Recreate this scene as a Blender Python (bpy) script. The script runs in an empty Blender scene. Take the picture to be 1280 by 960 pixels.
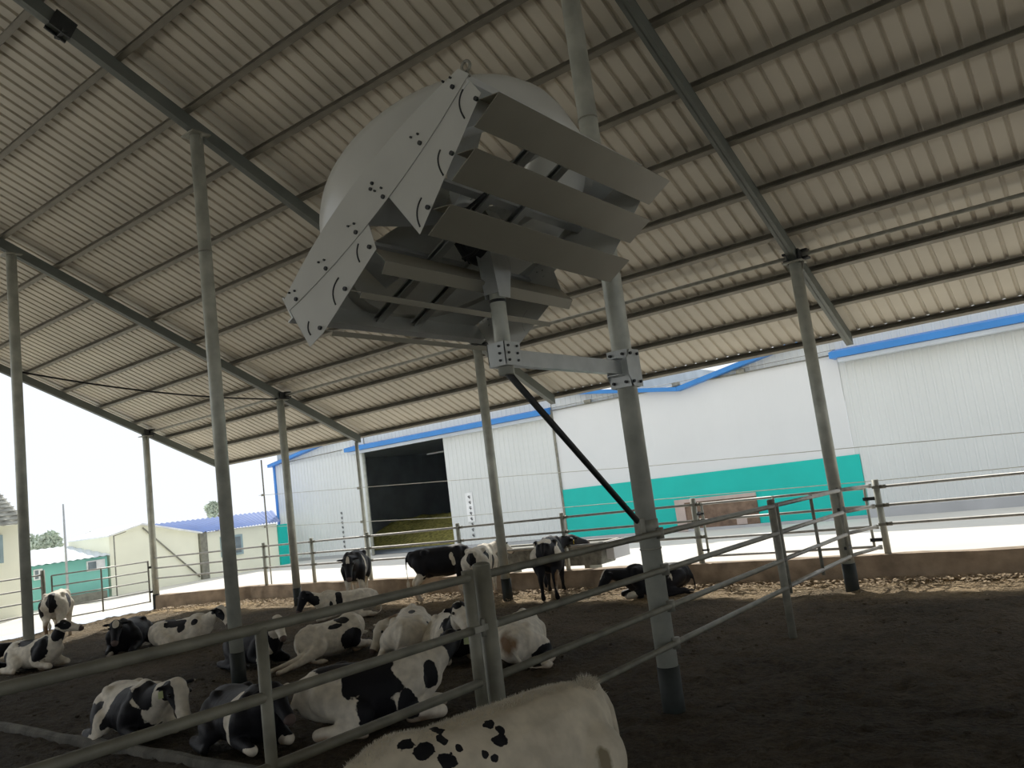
import bpy, math, random
import numpy as np
from mathutils import Vector, Matrix, noise as mnoise

random.seed(7)
rng = np.random.default_rng(7)
scene = bpy.context.scene
COL = scene.collection
PI = math.pi

# ------------------------------------------------------------------ materials
def new_mat(name):
    m = bpy.data.materials.new(name)
    m.use_nodes = True
    nt = m.node_tree
    b = nt.nodes['Principled BSDF']
    return m, nt, b

def mat(name, col, rough=0.6, metal=0.0, var=0.12, scale=6.0, bump=0.0, bscale=40.0, spec=0.4):
    m, nt, b = new_mat(name)
    N, L = nt.nodes, nt.links
    tc = N.new('ShaderNodeTexCoord')
    ns = N.new('ShaderNodeTexNoise')
    ns.inputs['Scale'].default_value = scale
    ns.inputs['Detail'].default_value = 6
    L.new(tc.outputs['Object'], ns.inputs['Vector'])
    mr = N.new('ShaderNodeMapRange')
    mr.inputs['From Min'].default_value = 0.3
    mr.inputs['From Max'].default_value = 0.7
    mr.inputs['To Min'].default_value = 1 - var
    mr.inputs['To Max'].default_value = 1 + var
    L.new(ns.outputs['Fac'], mr.inputs['Value'])
    mx = N.new('ShaderNodeVectorMath'); mx.operation = 'SCALE'
    mx.inputs[0].default_value = col
    L.new(mr.outputs['Result'], mx.inputs['Scale'])
    L.new(mx.outputs['Vector'], b.inputs['Base Color'])
    b.inputs['Roughness'].default_value = rough
    b.inputs['Metallic'].default_value = metal
    b.inputs['Specular IOR Level'].default_value = spec
    if bump > 0:
        n2 = N.new('ShaderNodeTexNoise'); n2.inputs['Scale'].default_value = bscale
        n2.inputs['Detail'].default_value = 5
        L.new(tc.outputs['Object'], n2.inputs['Vector'])
        bp = N.new('ShaderNodeBump'); bp.inputs['Strength'].default_value = bump
        bp.inputs['Distance'].default_value = 0.02
        L.new(n2.outputs['Fac'], bp.inputs['Height'])
        L.new(bp.outputs['Normal'], b.inputs['Normal'])
    return m

M = {}
M['galv'] = mat('galvanised_steel', (.41, .42, .36), .48, .25, .22, 5)
M['galv_dark'] = mat('weathered_steel', (.22, .215, .175), .55, .25, .25, 9)
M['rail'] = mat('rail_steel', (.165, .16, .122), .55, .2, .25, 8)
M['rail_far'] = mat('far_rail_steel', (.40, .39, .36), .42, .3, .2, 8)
M['black_base'] = mat('bitumen_base', (.016, .02, .018), .7, 0, .4, 8)
M['beam'] = mat('painted_beam', (.105, .115, .10), .55, .2, .15, 3)
M['purlin'] = mat('purlin_steel', (.17, .155, .12), .55, .25, .2, 4)
M['sheet'] = mat('roof_sheet', (.50, .455, .365), .55, .0, .10, 1.2)
M['fan_white'] = mat('fan_painted_sheet', (.50, .50, .45), .42, .05, .05, 3)
M['fan_shell'] = mat('fan_moulded_shell', (.55, .55, .50), .33, .05, .05, 2)
M['fan_blade'] = mat('louver_sheet', (.235, .22, .17), .36, .2, .06, 3)
M['fan_inner'] = mat('fan_inner_sheet', (.60, .62, .60), .32, .2, .08, 3)
M['dark'] = mat('dark_metal', (.02, .022, .022), .55, .2, .2, 8)
M['rubber'] = mat('dark_cable', (.012, .012, .012), .7, 0, .1, 8)
M['plate'] = mat('zinc_plate', (.42, .44, .43), .38, .6, .12, 6)
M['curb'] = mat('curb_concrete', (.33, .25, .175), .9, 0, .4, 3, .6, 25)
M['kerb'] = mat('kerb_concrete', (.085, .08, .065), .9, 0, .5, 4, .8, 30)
M['yard'] = mat('yard_concrete', (.66, .635, .575), .9, 0, .07, .6)
M['wall_white'] = mat('white_cladding', (.68, .715, .72), .5, .05, .03, .8)
M['wall_panel'] = mat('white_panel', (.72, .745, .765), .5, .0, .03, .6)
M['plinth'] = mat('grey_plinth', (.45, .46, .48), .8, 0, .1, 1)
M['teal'] = mat('teal_paint', (.0, .50, .44), .6, 0, .06, 1)
M['teal2'] = mat('green_paint', (.22, .60, .52), .7, 0, .08, 1)
M['blue'] = mat('blue_trim', (.03, .21, .62), .45, 0, .08, 2)
M['blue_roof'] = mat('blue_roof_sheet', (.09, .16, .40), .5, 0, .1, 2)
M['pale_roof'] = mat('pale_roof_sheet', (.62, .68, .74), .6, 0, .08, 1)
M['tile'] = mat('roof_tile', (.34, .34, .30), .8, 0, .3, 3)
M['yellow'] = mat('cream_render', (.96, .96, .78), .85, 0, .05, 1)
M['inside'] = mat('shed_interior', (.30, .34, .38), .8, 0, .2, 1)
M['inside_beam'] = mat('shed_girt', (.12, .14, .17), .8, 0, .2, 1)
M['glass'] = mat('window_glass', (.18, .22, .25), .15, 0, .2, 3)
M['frame'] = mat('window_frame', (.30, .42, .46), .6, 0, .1, 3)
M['brown'] = mat('brown_board', (.17, .11, .075), .85, 0, .35, 6)
M['pinkish'] = mat('pale_surround', (.50, .40, .36), .85, 0, .1, 4)
M['trough'] = mat('trough_concrete', (.15, .15, .13), .85, 0, .5, 7, .4)
M['hay'] = mat('hay', (.48, .43, .12), .95, 0, .5, 8, .9, 30)
M['trunk'] = mat('bark', (.16, .13, .10), .9, 0, .3, 8)
M['leaf'] = mat('leaves', (.40, .47, .38), .8, 0, .4, 3)
M['ink'] = mat('dark_lettering', (.04, .04, .05), .8)
M['paper'] = mat('white_strip', (.86, .88, .9), .7)
M['pole'] = mat('lamp_pole', (.40, .42, .44), .5, .3)
M['straw'] = mat('straw_chips', (.36, .27, .17), .95, 0, .5, 20)
M['tagY'] = mat('yellow_tag', (.75, .55, .03), .5)
M['tagG'] = mat('pale_tag', (.42, .46, .22), .5)
M['eye'] = mat('eye', (.008, .006, .005), .12)
M['fur'] = mat('pale_hair', (.50, .46, .37), .9)

def soil_mat():
    m, nt, b = new_mat('barn_soil')
    N, L = nt.nodes, nt.links
    tc = N.new('ShaderNodeTexCoord')
    n1 = N.new('ShaderNodeTexNoise'); n1.inputs['Scale'].default_value = .7; n1.inputs['Detail'].default_value = 8
    n2 = N.new('ShaderNodeTexNoise'); n2.inputs['Scale'].default_value = 14; n2.inputs['Detail'].default_value = 8
    n2.inputs['Roughness'].default_value = .7
    for n in (n1, n2): L.new(tc.outputs['Object'], n.inputs['Vector'])
    cr = N.new('ShaderNodeValToRGB')
    cr.color_ramp.elements[0].position = .32; cr.color_ramp.elements[0].color = (.016, .0135, .009, 1)
    cr.color_ramp.elements[1].position = .70; cr.color_ramp.elements[1].color = (.085, .067, .044, 1)
    mx = N.new('ShaderNodeMath'); mx.operation = 'ADD'
    h1 = N.new('ShaderNodeMath'); h1.operation = 'MULTIPLY'; h1.inputs[1].default_value = .45
    h2 = N.new('ShaderNodeMath'); h2.operation = 'MULTIPLY'; h2.inputs[1].default_value = .55
    L.new(n1.outputs['Fac'], h1.inputs[0]); L.new(n2.outputs['Fac'], h2.inputs[0])
    L.new(h1.outputs[0], mx.inputs[0]); L.new(h2.outputs[0], mx.inputs[1])
    L.new(mx.outputs[0], cr.inputs['Fac'])
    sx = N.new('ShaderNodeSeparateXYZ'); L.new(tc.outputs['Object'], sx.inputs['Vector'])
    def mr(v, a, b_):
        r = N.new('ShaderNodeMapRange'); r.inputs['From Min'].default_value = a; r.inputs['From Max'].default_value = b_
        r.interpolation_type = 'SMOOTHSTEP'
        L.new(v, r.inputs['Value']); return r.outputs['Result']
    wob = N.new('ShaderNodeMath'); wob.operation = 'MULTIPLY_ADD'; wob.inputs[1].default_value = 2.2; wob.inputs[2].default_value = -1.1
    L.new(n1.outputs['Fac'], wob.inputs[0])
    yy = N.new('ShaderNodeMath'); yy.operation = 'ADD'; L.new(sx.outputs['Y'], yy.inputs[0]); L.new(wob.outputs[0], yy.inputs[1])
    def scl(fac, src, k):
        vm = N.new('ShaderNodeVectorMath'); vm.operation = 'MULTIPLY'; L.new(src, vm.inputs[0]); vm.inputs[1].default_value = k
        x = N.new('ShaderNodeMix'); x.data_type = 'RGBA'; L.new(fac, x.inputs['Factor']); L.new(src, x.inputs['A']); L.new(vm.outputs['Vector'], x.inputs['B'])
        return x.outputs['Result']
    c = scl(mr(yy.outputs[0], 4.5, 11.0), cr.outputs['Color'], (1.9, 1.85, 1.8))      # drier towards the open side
    c = scl(mr(yy.outputs[0], 10.7, 11.7), c, (3.0, 2.85, 2.6))  # dry strip by the curb, its sunlit brightness also put into the colour
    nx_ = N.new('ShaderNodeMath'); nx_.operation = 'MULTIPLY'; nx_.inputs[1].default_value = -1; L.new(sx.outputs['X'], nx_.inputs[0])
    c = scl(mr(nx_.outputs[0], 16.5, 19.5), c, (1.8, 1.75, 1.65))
    L.new(c, b.inputs['Base Color'])
    b.inputs['Roughness'].default_value = .95
    b.inputs['Specular IOR Level'].default_value = .15
    n3 = N.new('ShaderNodeTexNoise'); n3.inputs['Scale'].default_value = 28; n3.inputs['Detail'].default_value = 6
    L.new(tc.outputs['Object'], n3.inputs['Vector'])
    bp = N.new('ShaderNodeBump'); bp.inputs['Strength'].default_value = 1; bp.inputs['Distance'].default_value = .10
    L.new(n3.outputs['Fac'], bp.inputs['Height']); L.new(bp.outputs['Normal'], b.inputs['Normal'])
    return m
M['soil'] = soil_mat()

def cow_mat(name, white=(.62, .565, .46), black=(.007, .007, .009), brown=(.17, .10, .05), pscale=5.0, amp=.75):
    m, nt, b = new_mat(name)
    N, L = nt.nodes, nt.links
    at = N.new('ShaderNodeAttribute'); at.attribute_name = 'coat'
    sp = N.new('ShaderNodeSeparateColor'); L.new(at.outputs['Color'], sp.inputs['Color'])
    tc = N.new('ShaderNodeTexCoord')
    ns = N.new('ShaderNodeTexNoise'); ns.inputs['Scale'].default_value = pscale; ns.inputs['Detail'].default_value = 3; ns.inputs['Roughness'].default_value = .45
    L.new(tc.outputs['Object'], ns.inputs['Vector'])
    def math_(op, a=None, b_=None, va=None, vb=None):
        n = N.new('ShaderNodeMath'); n.operation = op
        if a is not None: L.new(a, n.inputs[0])
        if b_ is not None: L.new(b_, n.inputs[1])
        if va is not None: n.inputs[0].default_value = va
        if vb is not None: n.inputs[1].default_value = vb
        return n.outputs[0]
    nz = math_('MULTIPLY_ADD', ns.outputs['Fac'], None, None, amp); 
    nz.node.inputs[2].default_value = -amp / 2
    f = math_('ADD', sp.outputs[0], nz)
    def ramp(v, lo, hi):
        r = N.new('ShaderNodeMapRange'); r.inputs['From Min'].default_value = lo; r.inputs['From Max'].default_value = hi
        L.new(v, r.inputs['Value']); return r.outputs['Result']
    blackness = ramp(f, .485, .515)
    n2 = N.new('ShaderNodeTexNoise'); n2.inputs['Scale'].default_value = 9; n2.inputs['Detail'].default_value = 6
    L.new(tc.outputs['Object'], n2.inputs['Vector'])
    wr = N.new('ShaderNodeMix'); wr.data_type = 'RGBA'
    wr.inputs['A'].default_value = tuple(c * .80 for c in white) + (1,)
    wr.inputs['B'].default_value = tuple(min(1, c * 1.1) for c in white) + (1,)
    L.new(ramp(n2.outputs['Fac'], .35, .65), wr.inputs['Factor'])
    def mixc(fac, a, bcol):
        x = N.new('ShaderNodeMix'); x.data_type = 'RGBA'
        L.new(fac, x.inputs['Factor']); L.new(a, x.inputs['A'])
        x.inputs['B'].default_value = bcol + (1,)
        return x.outputs['Result']
    dn = math_('ADD', sp.outputs[2], nz)
    c = mixc(ramp(dn, .22, .6), wr.outputs['Result'], brown)
    c = mixc(blackness, c, black)
    c = mixc(ramp(sp.outputs[1], .35, .6), c, (.085, .06, .052))
    L.new(c, b.inputs['Base Color'])
    b.inputs['Roughness'].default_value = .62
    b.inputs['Specular IOR Level'].default_value = .18
    n3 = N.new('ShaderNodeTexNoise'); n3.inputs['Scale'].default_value = 45; n3.inputs['Detail'].default_value = 4
    L.new(tc.outputs['Object'], n3.inputs['Vector'])
    bp = N.new('ShaderNodeBump'); bp.inputs['Strength'].default_value = .25; bp.inputs['Distance'].default_value = .008
    L.new(n3.outputs['Fac'], bp.inputs['Height']); L.new(bp.outputs['Normal'], b.inputs['Normal'])
    return m
M['cow'] = cow_mat('cow_coat')
M['cow_big'] = cow_mat('cream_cow_coat', white=(.58, .515, .39), brown=(.20, .165, .10), pscale=26, amp=.9)

# ------------------------------------------------------------------ mesh helpers
WORLD = {}          # root name -> matrix
class MB:
    """collects shapes, then links them as ONE mesh object"""
    def __init__(s): s.v = []; s.f = []; s.sm = []; s.marks = []
    def add(s, vs, fs, smooth=False):
        o = len(s.v)
        s.marks.append((o, len(s.f)))
        s.v += [tuple(p) for p in vs]
        s.f += [tuple(i + o for i in f) for f in fs]
        s.sm += [smooth] * len(fs)
        return s
    def box(s, lo, hi):
        (x0, y0, z0), (x1, y1, z1) = lo, hi
        return s.hexa([(x0, y0, z0), (x1, y0, z0), (x1, y1, z0), (x0, y1, z0), (x0, y0, z1), (x1, y0, z1), (x1, y1, z1), (x0, y1, z1)])
    def hexa(s, p):
        return s.add(p, [(0, 3, 2, 1), (4, 5, 6, 7), (0, 1, 5, 4), (1, 2, 6, 5), (2, 3, 7, 6), (3, 0, 4, 7)])
    def beam(s, p0, p1, w, h, up=(0, 0, 1)):
        p0, p1, up = Vector(p0), Vector(p1), Vector(up)
        d = (p1 - p0).normalized(); sd = d.cross(up).normalized(); u = sd.cross(d)
        P = []
        for q in (p0, p1):
            P += [q - sd * w / 2 - u * h / 2, q + sd * w / 2 - u * h / 2, q + sd * w / 2 + u * h / 2, q - sd * w / 2 + u * h / 2]
        return s.add(P, [(0, 1, 2, 3), (7, 6, 5, 4), (0, 4, 5, 1), (1, 5, 6, 2), (2, 6, 7, 3), (3, 7, 4, 0)])
    def channel(s, p0, p1, w, h, t, up=(0, 0, 1), side=1):
        """open C section: web on one side, two flanges"""
        p0, p1, up = Vector(p0), Vector(p1), Vector(up)
        d = (p1 - p0).normalized(); sd = d.cross(up).normalized() * side; u = sd.cross(d) * side
        prof = [(-w / 2, -h / 2), (w / 2, -h / 2), (w / 2, -h / 2 + t * 2), (w / 2 - t, -h / 2 + t * 2), (w / 2 - t, -h / 2 + t), (-w / 2 + t, -h / 2 + t),
                (-w / 2 + t, h / 2 - t), (w / 2 - t, h / 2 - t), (w / 2 - t, h / 2 - 2 * t), (w / 2, h / 2 - 2 * t), (w / 2, h / 2), (-w / 2, h / 2)]
        n = len(prof); P = [q + sd * a + u * b for q in (p0, p1) for a, b in prof]
        F = [(i, (i + 1) % n, n + (i + 1) % n, n + i) for i in range(n)]
        quads = [(0, 1, 4, 5), (1, 2, 3, 4), (0, 5, 6, 11), (6, 7, 10, 11), (7, 8, 9, 10)]
        F += [tuple(reversed(q)) for q in quads] + [tuple(i + n for i in q) for q in quads]
        return s.add(P, F)
    def tube(s, pts, r, n=16, caps=True, r1=None):
        pts = [Vector(p) for p in pts]; V = []; F = []
        m = len(pts)
        prev = None
        for i, p in enumerate(pts):
            d = (pts[min(i + 1, m - 1)] - pts[max(i - 1, 0)]).normalized()
            a = Vector((0, 0, 1)) if abs(d.z) < .9 else Vector((1, 0, 0))
            if prev is None: x = d.cross(a).normalized()
            else: x = (prev - d * prev.dot(d)).normalized()
            prev = x; y = d.cross(x)
            rr = r if r1 is None else r + (r1 - r) * i / (m - 1)
            V += [p + x * rr * math.cos(2 * PI * k / n) + y * rr * math.sin(2 * PI * k / n) for k in range(n)]
        for i in range(m - 1):
            for k in range(n):
                F.append((i * n + k, i * n + (k + 1) % n, (i + 1) * n + (k + 1) % n, (i + 1) * n + k))
        s.add(V, F, True)
        if caps:
            o = len(s.v) - len(V)
            s.f.append(tuple(o + k for k in reversed(range(n)))); s.sm.append(False)
            s.f.append(tuple(o + (m - 1) * n + k for k in range(n))); s.sm.append(False)
        return s
    def plate(s, poly, thick, axis):
        """poly: list of 3D points in order; extruded by vector axis*thick"""
        a = Vector(axis) * thick; n = len(poly)
        P = [Vector(p) for p in poly] + [Vector(p) + a for p in poly]
        F = [tuple(reversed(range(n))), tuple(range(n, 2 * n))] + [(i, (i + 1) % n, n + (i + 1) % n, n + i) for i in range(n)]
        return s.add(P, F)
    def sphere(s, c, r, n=10, m=7, sc=(1, 1, 1)):
        V = [Vector((c[0], c[1], c[2] + r * sc[2]))]; F = []
        for j in range(1, m):
            t = PI * j / m
            V += [Vector((c[0] + r * sc[0] * math.sin(t) * math.cos(2 * PI * k / n), c[1] + r * sc[1] * math.sin(t) * math.sin(2 * PI * k / n), c[2] + r * sc[2] * math.cos(t))) for k in range(n)]
        V.append(Vector((c[0], c[1], c[2] - r * sc[2])))
        for k in range(n): F.append((0, 1 + k, 1 + (k + 1) % n))
        for j in range(m - 2):
            for k in range(n): F.append((1 + j * n + k, 1 + (j + 1) * n + k, 1 + (j + 1) * n + (k + 1) % n, 1 + j * n + (k + 1) % n))
        e = 1 + (m - 1) * n; b = 1 + (m - 2) * n
        for k in range(n): F.append((e, b + (k + 1) % n, b + k))
        return s.add(V, F, True)
    def lathe(s, prof, n=48, M4=None):
        """profile of (r, z) revolved about z"""
        V = []; F = []; m = len(prof)
        for r_, z_ in prof:
            V += [Vector((r_ * math.cos(2 * PI * k / n), r_ * math.sin(2 * PI * k / n), z_)) for k in range(n)]
        for i in range(m - 1):
            for k in range(n): F.append((i * n + k, i * n + (k + 1) % n, (i + 1) * n + (k + 1) % n, (i + 1) * n + k))
        if M4 is not None: V = [M4 @ p for p in V]
        return s.add(V, F, True)
    def build_each(s, name, m, parent=None, world=False, per=1):
        """one object per `per` added shapes"""
        mk = s.marks[::per] + [(len(s.v), len(s.f))]
        out = []
        for (v0, f0), (v1, f1) in zip(mk[:-1], mk[1:]):
            q = MB(); q.v = s.v[v0:v1]; q.f = [tuple(i - v0 for i in f) for f in s.f[f0:f1]]; q.sm = s.sm[f0:f1]
            out.append(q.build(name, m, parent, world))
        return out
    def build(s, name, m, parent=None, world=False):
        me = bpy.data.meshes.new(name)
        V = s.v
        if parent is not None and world:
            pr = parent
            while pr.name not in WORLD: pr = pr.parent
            inv = WORLD[pr.name].inverted()
            V = [tuple(inv @ Vector(p)) for p in V]
        me.from_pydata(V, [], s.f)
        me.polygons.foreach_set('use_smooth', s.sm)
        me.materials.append(m); me.update()
        o = bpy.data.objects.new(name, me); COL.objects.link(o)
        if parent is not None: o.parent = parent
        return o

def tag(o, label=None, cat=None, group=None, kind=None):
    if label: o['label'] = label
    if cat: o['category'] = cat
    if group: o['group'] = group
    if kind: o['kind'] = kind
    return o

def thing(name, label, cat, loc=(0, 0, 0), mtx=None, group=None):
    o = bpy.data.objects.new(name, None); COL.objects.link(o)
    m4 = mtx if mtx is not None else Matrix.Translation(loc)
    o.matrix_basis = m4
    o.empty_display_size = .2
    WORLD[o.name] = m4.copy()
    return tag(o, label, cat, group)

# ------------------------------------------------------------------ barn layout (metres; x along the eave, y towards the eave, z up)
X0, BAY = -3.25, 6.0
YF, YN = 11.646, 6.069
ZF, ZN = 4.671, 7.269
SL = (ZN - ZF) / (YF - YN)
def rz(y, off=0.0): return ZF - SL * (y - YF) + off
RAFT_H, PUR_H = .19, .10
SHEET = RAFT_H + PUR_H + .01
YE = 14.12                       # lower edge of the sheets
YR = -1.5                        # ridge
XL, XR = -21.55, 27.0  # right end lies out of view, lengthened to dim the barn inside

# ---- ground
def ground():
    x0, x1, y0, y1, st = -21.3, 8.0, -4.0, 12.6, .06
    nx, ny = int((x1 - x0) / st) + 1, int((y1 - y0) / st) + 1
    V = np.zeros((ny, nx, 3))
    xs = np.linspace(x0, x1, nx); ys = np.linspace(y0, y1, ny)
    V[..., 0] = xs[None, :]; V[..., 1] = ys[:, None]
    Z = np.zeros((ny, nx))
    for j in range(ny):
        for i in range(nx):
            p = Vector((xs[i], ys[j], 0))
            Z[j, i] = .028 * mnoise.noise(p * 1.1) + .024 * mnoise.noise(p * 3.7) + .022 * mnoise.noise(p * 7.3) + .012 * mnoise.noise(p * 15.1)
    V[..., 2] = Z - .01
    idx = np.arange(nx * ny).reshape(ny, nx)
    F = np.stack([idx[:-1, :-1], idx[:-1, 1:], idx[1:, 1:], idx[1:, :-1]], -1).reshape(-1, 4)
    me = bpy.data.meshes.new('floor')
    me.from_pydata(V.reshape(-1, 3).tolist(), [], F.tolist())
    me.polygons.foreach_set('use_smooth', [True] * len(F))
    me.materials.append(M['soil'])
    o = bpy.data.objects.new('floor', me); COL.objects.link(o)
    tag(o, 'dark trampled soil floor of the cattle barn', None, None, 'structure')
ground()
yd = MB()
yd.add([(-90, 12.68, .08), (60, 12.68, .08), (60, 90, .08), (-90, 90, .08)], [(0, 1, 2, 3)])
yd.add([(-90, -60, -.05), (60, -60, -.05), (60, -17, -.05), (-90, -17, -.05)], [(0, 1, 2, 3)])  # unseen ground behind the barn, added to bounce light onto near surfaces
yd.add([(-90, -30, .079), (-21.25, -30, .079), (-21.25, 12.68, .079), (-90, 12.68, .079)], [(0, 1, 2, 3)])

tag(yd.build('floor_yard', M['yard']), 'sunlit pale concrete yard outside the barn', None, None, 'structure')

un = MB(); un.add([(-21.25, -17, -.08), (60, -17, -.08), (60, 12.6, -.08), (-21.25, 12.6, -.08)], [(0, 1, 2, 3)])
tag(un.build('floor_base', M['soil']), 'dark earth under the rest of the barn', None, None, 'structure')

def rough_wall(name, pts, w, h, m, label):
    """low wall along a polyline with slightly uneven faces"""
    b = MB(); st = .25
    P = []
    for (a, c) in zip(pts[:-1], pts[1:]):
        a, c = Vector(a), Vector(c); n = max(1, int((c - a).length / st))
        P += [a + (c - a) * i / n for i in range(n)]
    P.append(Vector(pts[-1]))
    rows = []
    for i, p in enumerate(P):
        d = (P[min(i + 1, len(P) - 1)] - P[max(i - 1, 0)]).normalized(); s = Vector((-d.y, d.x, 0))
        k = lambda q: mnoise.noise(Vector((p.x * 1.7, p.y * 1.7, q))) * .018
        rows.append([p + s * (-.0 + k(0)) + Vector((0, 0, -.1)), p + s * (.01 + k(1)) + Vector((0, 0, h * .6)), p + s * (.03 + k(2)) + Vector((0, 0, h + k(3))),
                     p + s * (w + k(4)) + Vector((0, 0, h + k(5))), p + s * w + Vector((0, 0, -.1))])
    V = [q for r_ in rows for q in r_]; F = []
    for i in range(len(rows) - 1):
        for k in range(4): F.append((i * 5 + k, (i + 1) * 5 + k, (i + 1) * 5 + k + 1, i * 5 + k + 1))
    F += [(0, 1, 2, 3, 4), tuple(reversed([(len(rows) - 1) * 5 + k for k in range(5)]))]
    b.add(V, F)
    return tag(b.build(name, m), label, None, None, 'structure')
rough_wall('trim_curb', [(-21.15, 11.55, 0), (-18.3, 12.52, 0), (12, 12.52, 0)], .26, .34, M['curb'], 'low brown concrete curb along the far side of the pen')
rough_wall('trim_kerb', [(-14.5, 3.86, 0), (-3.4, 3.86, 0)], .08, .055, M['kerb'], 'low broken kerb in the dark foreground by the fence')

# ---- roof
def roof():
    pitch = .21; hgt = .034
    prof = []
    x = XL
    while x < XR:
        prof += [(x, 0), (x + .145, 0), (x + .162, hgt), (x + .193, hgt)]
        x += pitch
    prof.append((x, 0))
    b = MB()
    rows = [(YE, rz(YE, SHEET)), (YR, rz(YR, SHEET)), (YR - 15.5, rz(YR, SHEET) - 15.5 * SL)]
    n = len(prof)
    V = [(px, y, z + pz) for y, z in rows for px, pz in prof]
    F = [(r * n + i, r * n + i + 1, (r + 1) * n + i + 1, (r + 1) * n + i) for r in range(2) for i in range(n - 1)]
    b.add(V, F)
    o = b.build('ceiling', M['sheet'])
    tag(o, 'ribbed off-white metal roof sheets seen from below', None, None, 'structure')
roof()
ORD = ['first', 'second', 'third', 'fourth', 'fifth', 'sixth', 'seventh', 'eighth', 'ninth', 'tenth', 'eleventh', 'twelfth', 'thirteenth', 'fourteenth', 'fifteenth']
raft_lab = ['dark sloping roof rafter over the ventilation fan post at right', 'dark sloping roof rafter passing behind the fan to the upper left corner',
            'dark sloping roof rafter reaching the left edge, middle of the left three', 'sloping end rafter at the open gable, lowest at left']
for i in range(4):
    x = X0 - BAY * i
    b = MB()
    y0, y1 = YR, 13.95
    # I section, the lower end tapers
    for (dx, w, z0, z1) in ((0, .012, 0, RAFT_H), (0, .11, 0, .012), (0, .11, RAFT_H - .012, RAFT_H)):
        P = []
        for y in (y0, y1):
            P += [(x - w / 2, y, rz(y, z0)), (x + w / 2, y, rz(y, z0)), (x + w / 2, y, rz(y, z1)), (x - w / 2, y, rz(y, z1))]
        b.add(P, [(3, 2, 1, 0), (4, 5, 6, 7), (0, 1, 5, 4), (1, 2, 6, 5), (2, 3, 7, 6), (3, 0, 4, 7)])
    # closing web plates near camera side so the beam reads as a box from below
    P = []
    for y in (y0, y1):
        P += [(x + .048, y, rz(y, .012)), (x + .052, y, rz(y, .012)), (x + .052, y, rz(y, RAFT_H - .012)), (x + .048, y, rz(y, RAFT_H - .012))]
    b.add(P, [(3, 2, 1, 0), (4, 5, 6, 7), (0, 1, 5, 4), (1, 2, 6, 5), (2, 3, 7, 6), (3, 0, 4, 7)])
    b.box((x - .055, y1, rz(y1, 0)), (x + .055, y1 + .012, rz(y1, RAFT_H)))
    root = thing('roof_rafter', raft_lab[i], 'rafter', (x, YF, rz(YF)), group='sloping rafters of the barn roof')
    b.build('beam', M['beam'], root, True)
    # splice plates and bolts
    for ys in ((4.35,) if i == 1 else ()):
        q = MB()
        q.beam((x + .065, ys - .12, rz(ys - .12, .09)), (x + .065, ys + .12, rz(ys + .12, .09)), .02, .24)
        q.beam((x - .065, ys - .12, rz(ys - .12, .09)), (x - .065, ys + .12, rz(ys + .12, .09)), .02, .24)
        q.beam((x - .12, ys, rz(ys, -.012)), (x + .12, ys, rz(ys, -.012)), .06, .03)
        q.build_each('splice_plate', M['dark'], root, True)
py = 14.08; k = 0
purs = []
while py > .2:
    purs.append(py); py -= .905
for k, py in enumerate(purs):
    z = rz(py, RAFT_H + PUR_H / 2)
    b = MB()
    nrm = Vector((0, SL, 1)).normalized()
    b.channel((XL + .05, py, z), (XR, py, z), .075, PUR_H, .006, up=nrm, side=1 if k % 2 == 0 else 1)
    o = b.build('roof_purlin', M['purlin'])
    if k == 0: lab = 'steel roof purlin along the eave edge, lowest of all the purlins'
    elif k < 15: lab = 'steel roof purlin running across the rafters, %s up the slope from the eave' % ORD[k]
    else: lab = 'steel roof purlin high towards the ridge, number %d up from the eave' % (k + 1)
    tag(o, lab, 'purlin', 'purlins under the roof sheets')
# tie pipe along the tops of the outer posts
root = thing('tie_pipe', 'thin round tie pipe running along the tops of the far posts under the roof', 'pipe', (X0, YF + .1, ZF + .12))
MB().tube([(XL + .3, YF + .12, ZF + .1), (9, YF + .12, ZF + .1)], .03).build('pipe', M['galv_dark'], root, True)
for i in range(4):
    x = X0 - BAY * i
    q = MB()
    for sx in (-1, 1):
        q.box((x + sx * .13 - .05, YF + .05, ZF + .03), (x + sx * .13 + .05, YF + .19, ZF + .06))
        q.box((x + sx * .13 - .05, YF + .05, ZF + .14), (x + sx * .13 + .05, YF + .19, ZF + .17))
        q.box((x + sx * .08 - .012, YF - .06, ZF - .03), (x + sx * .08 + .012, YF + .19, ZF + .17))
    q.build_each('clamp_bracket', M['dark'], root, True, 3)

# ---- posts
def post(x, y, ztop, label, weld=()):
    t = thing('barn_post', label, 'post', (x, y, 0), group='round steel posts holding up the roof')
    R = .086
    MB().tube([(x, y, .36), (x, y, ztop - .02)], R, 28).build('pipe', M['galv'], t, True)
    MB().tube([(x, y, -.12), (x, y, .37)], R + .006, 28).build('base_sleeve', M['black_base'], t, True)
    for z in weld: MB().tube([(x, y, z - .006), (x, y, z + .006)], R + .006, 28).build('weld_collar', M['galv_dark'], t, True)
    c = MB(); c.box((x - .14, y - .14, ztop - .025), (x + .14, y + .14, ztop - .005)); 
    for sx in (-1, 1):
        c.plate([(x + sx * R, y - .006, ztop - .025), (x + sx * .135, y - .006, ztop - .025), (x + sx * R, y - .006, ztop - .16)], .012, (0, 1, 0))
    c.build('cap_plate', M['galv_dark'], t, True)
    return t
post(X0, YN, ZN, 'thick galvanised post carrying the ventilation fan bracket', (1.32, 5.12))
post(X0 - BAY, YN, ZN, 'galvanised post at left standing behind the near pipe fence', (5.6,))
post(X0 - 2 * BAY, YN, ZN, 'galvanised post at the far left edge in front of two spotted cows', ())
post(X0, YF, ZF, 'galvanised far post at right, at the end of the pipe fence by the curb', ())
post(X0 - BAY, YF, ZF, 'galvanised far post behind the spotted cow from behind, under the fan', ())
post(X0 - 2 * BAY, YF, ZF, 'galvanised far post beside the white lying cow with a black band', ())
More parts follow.
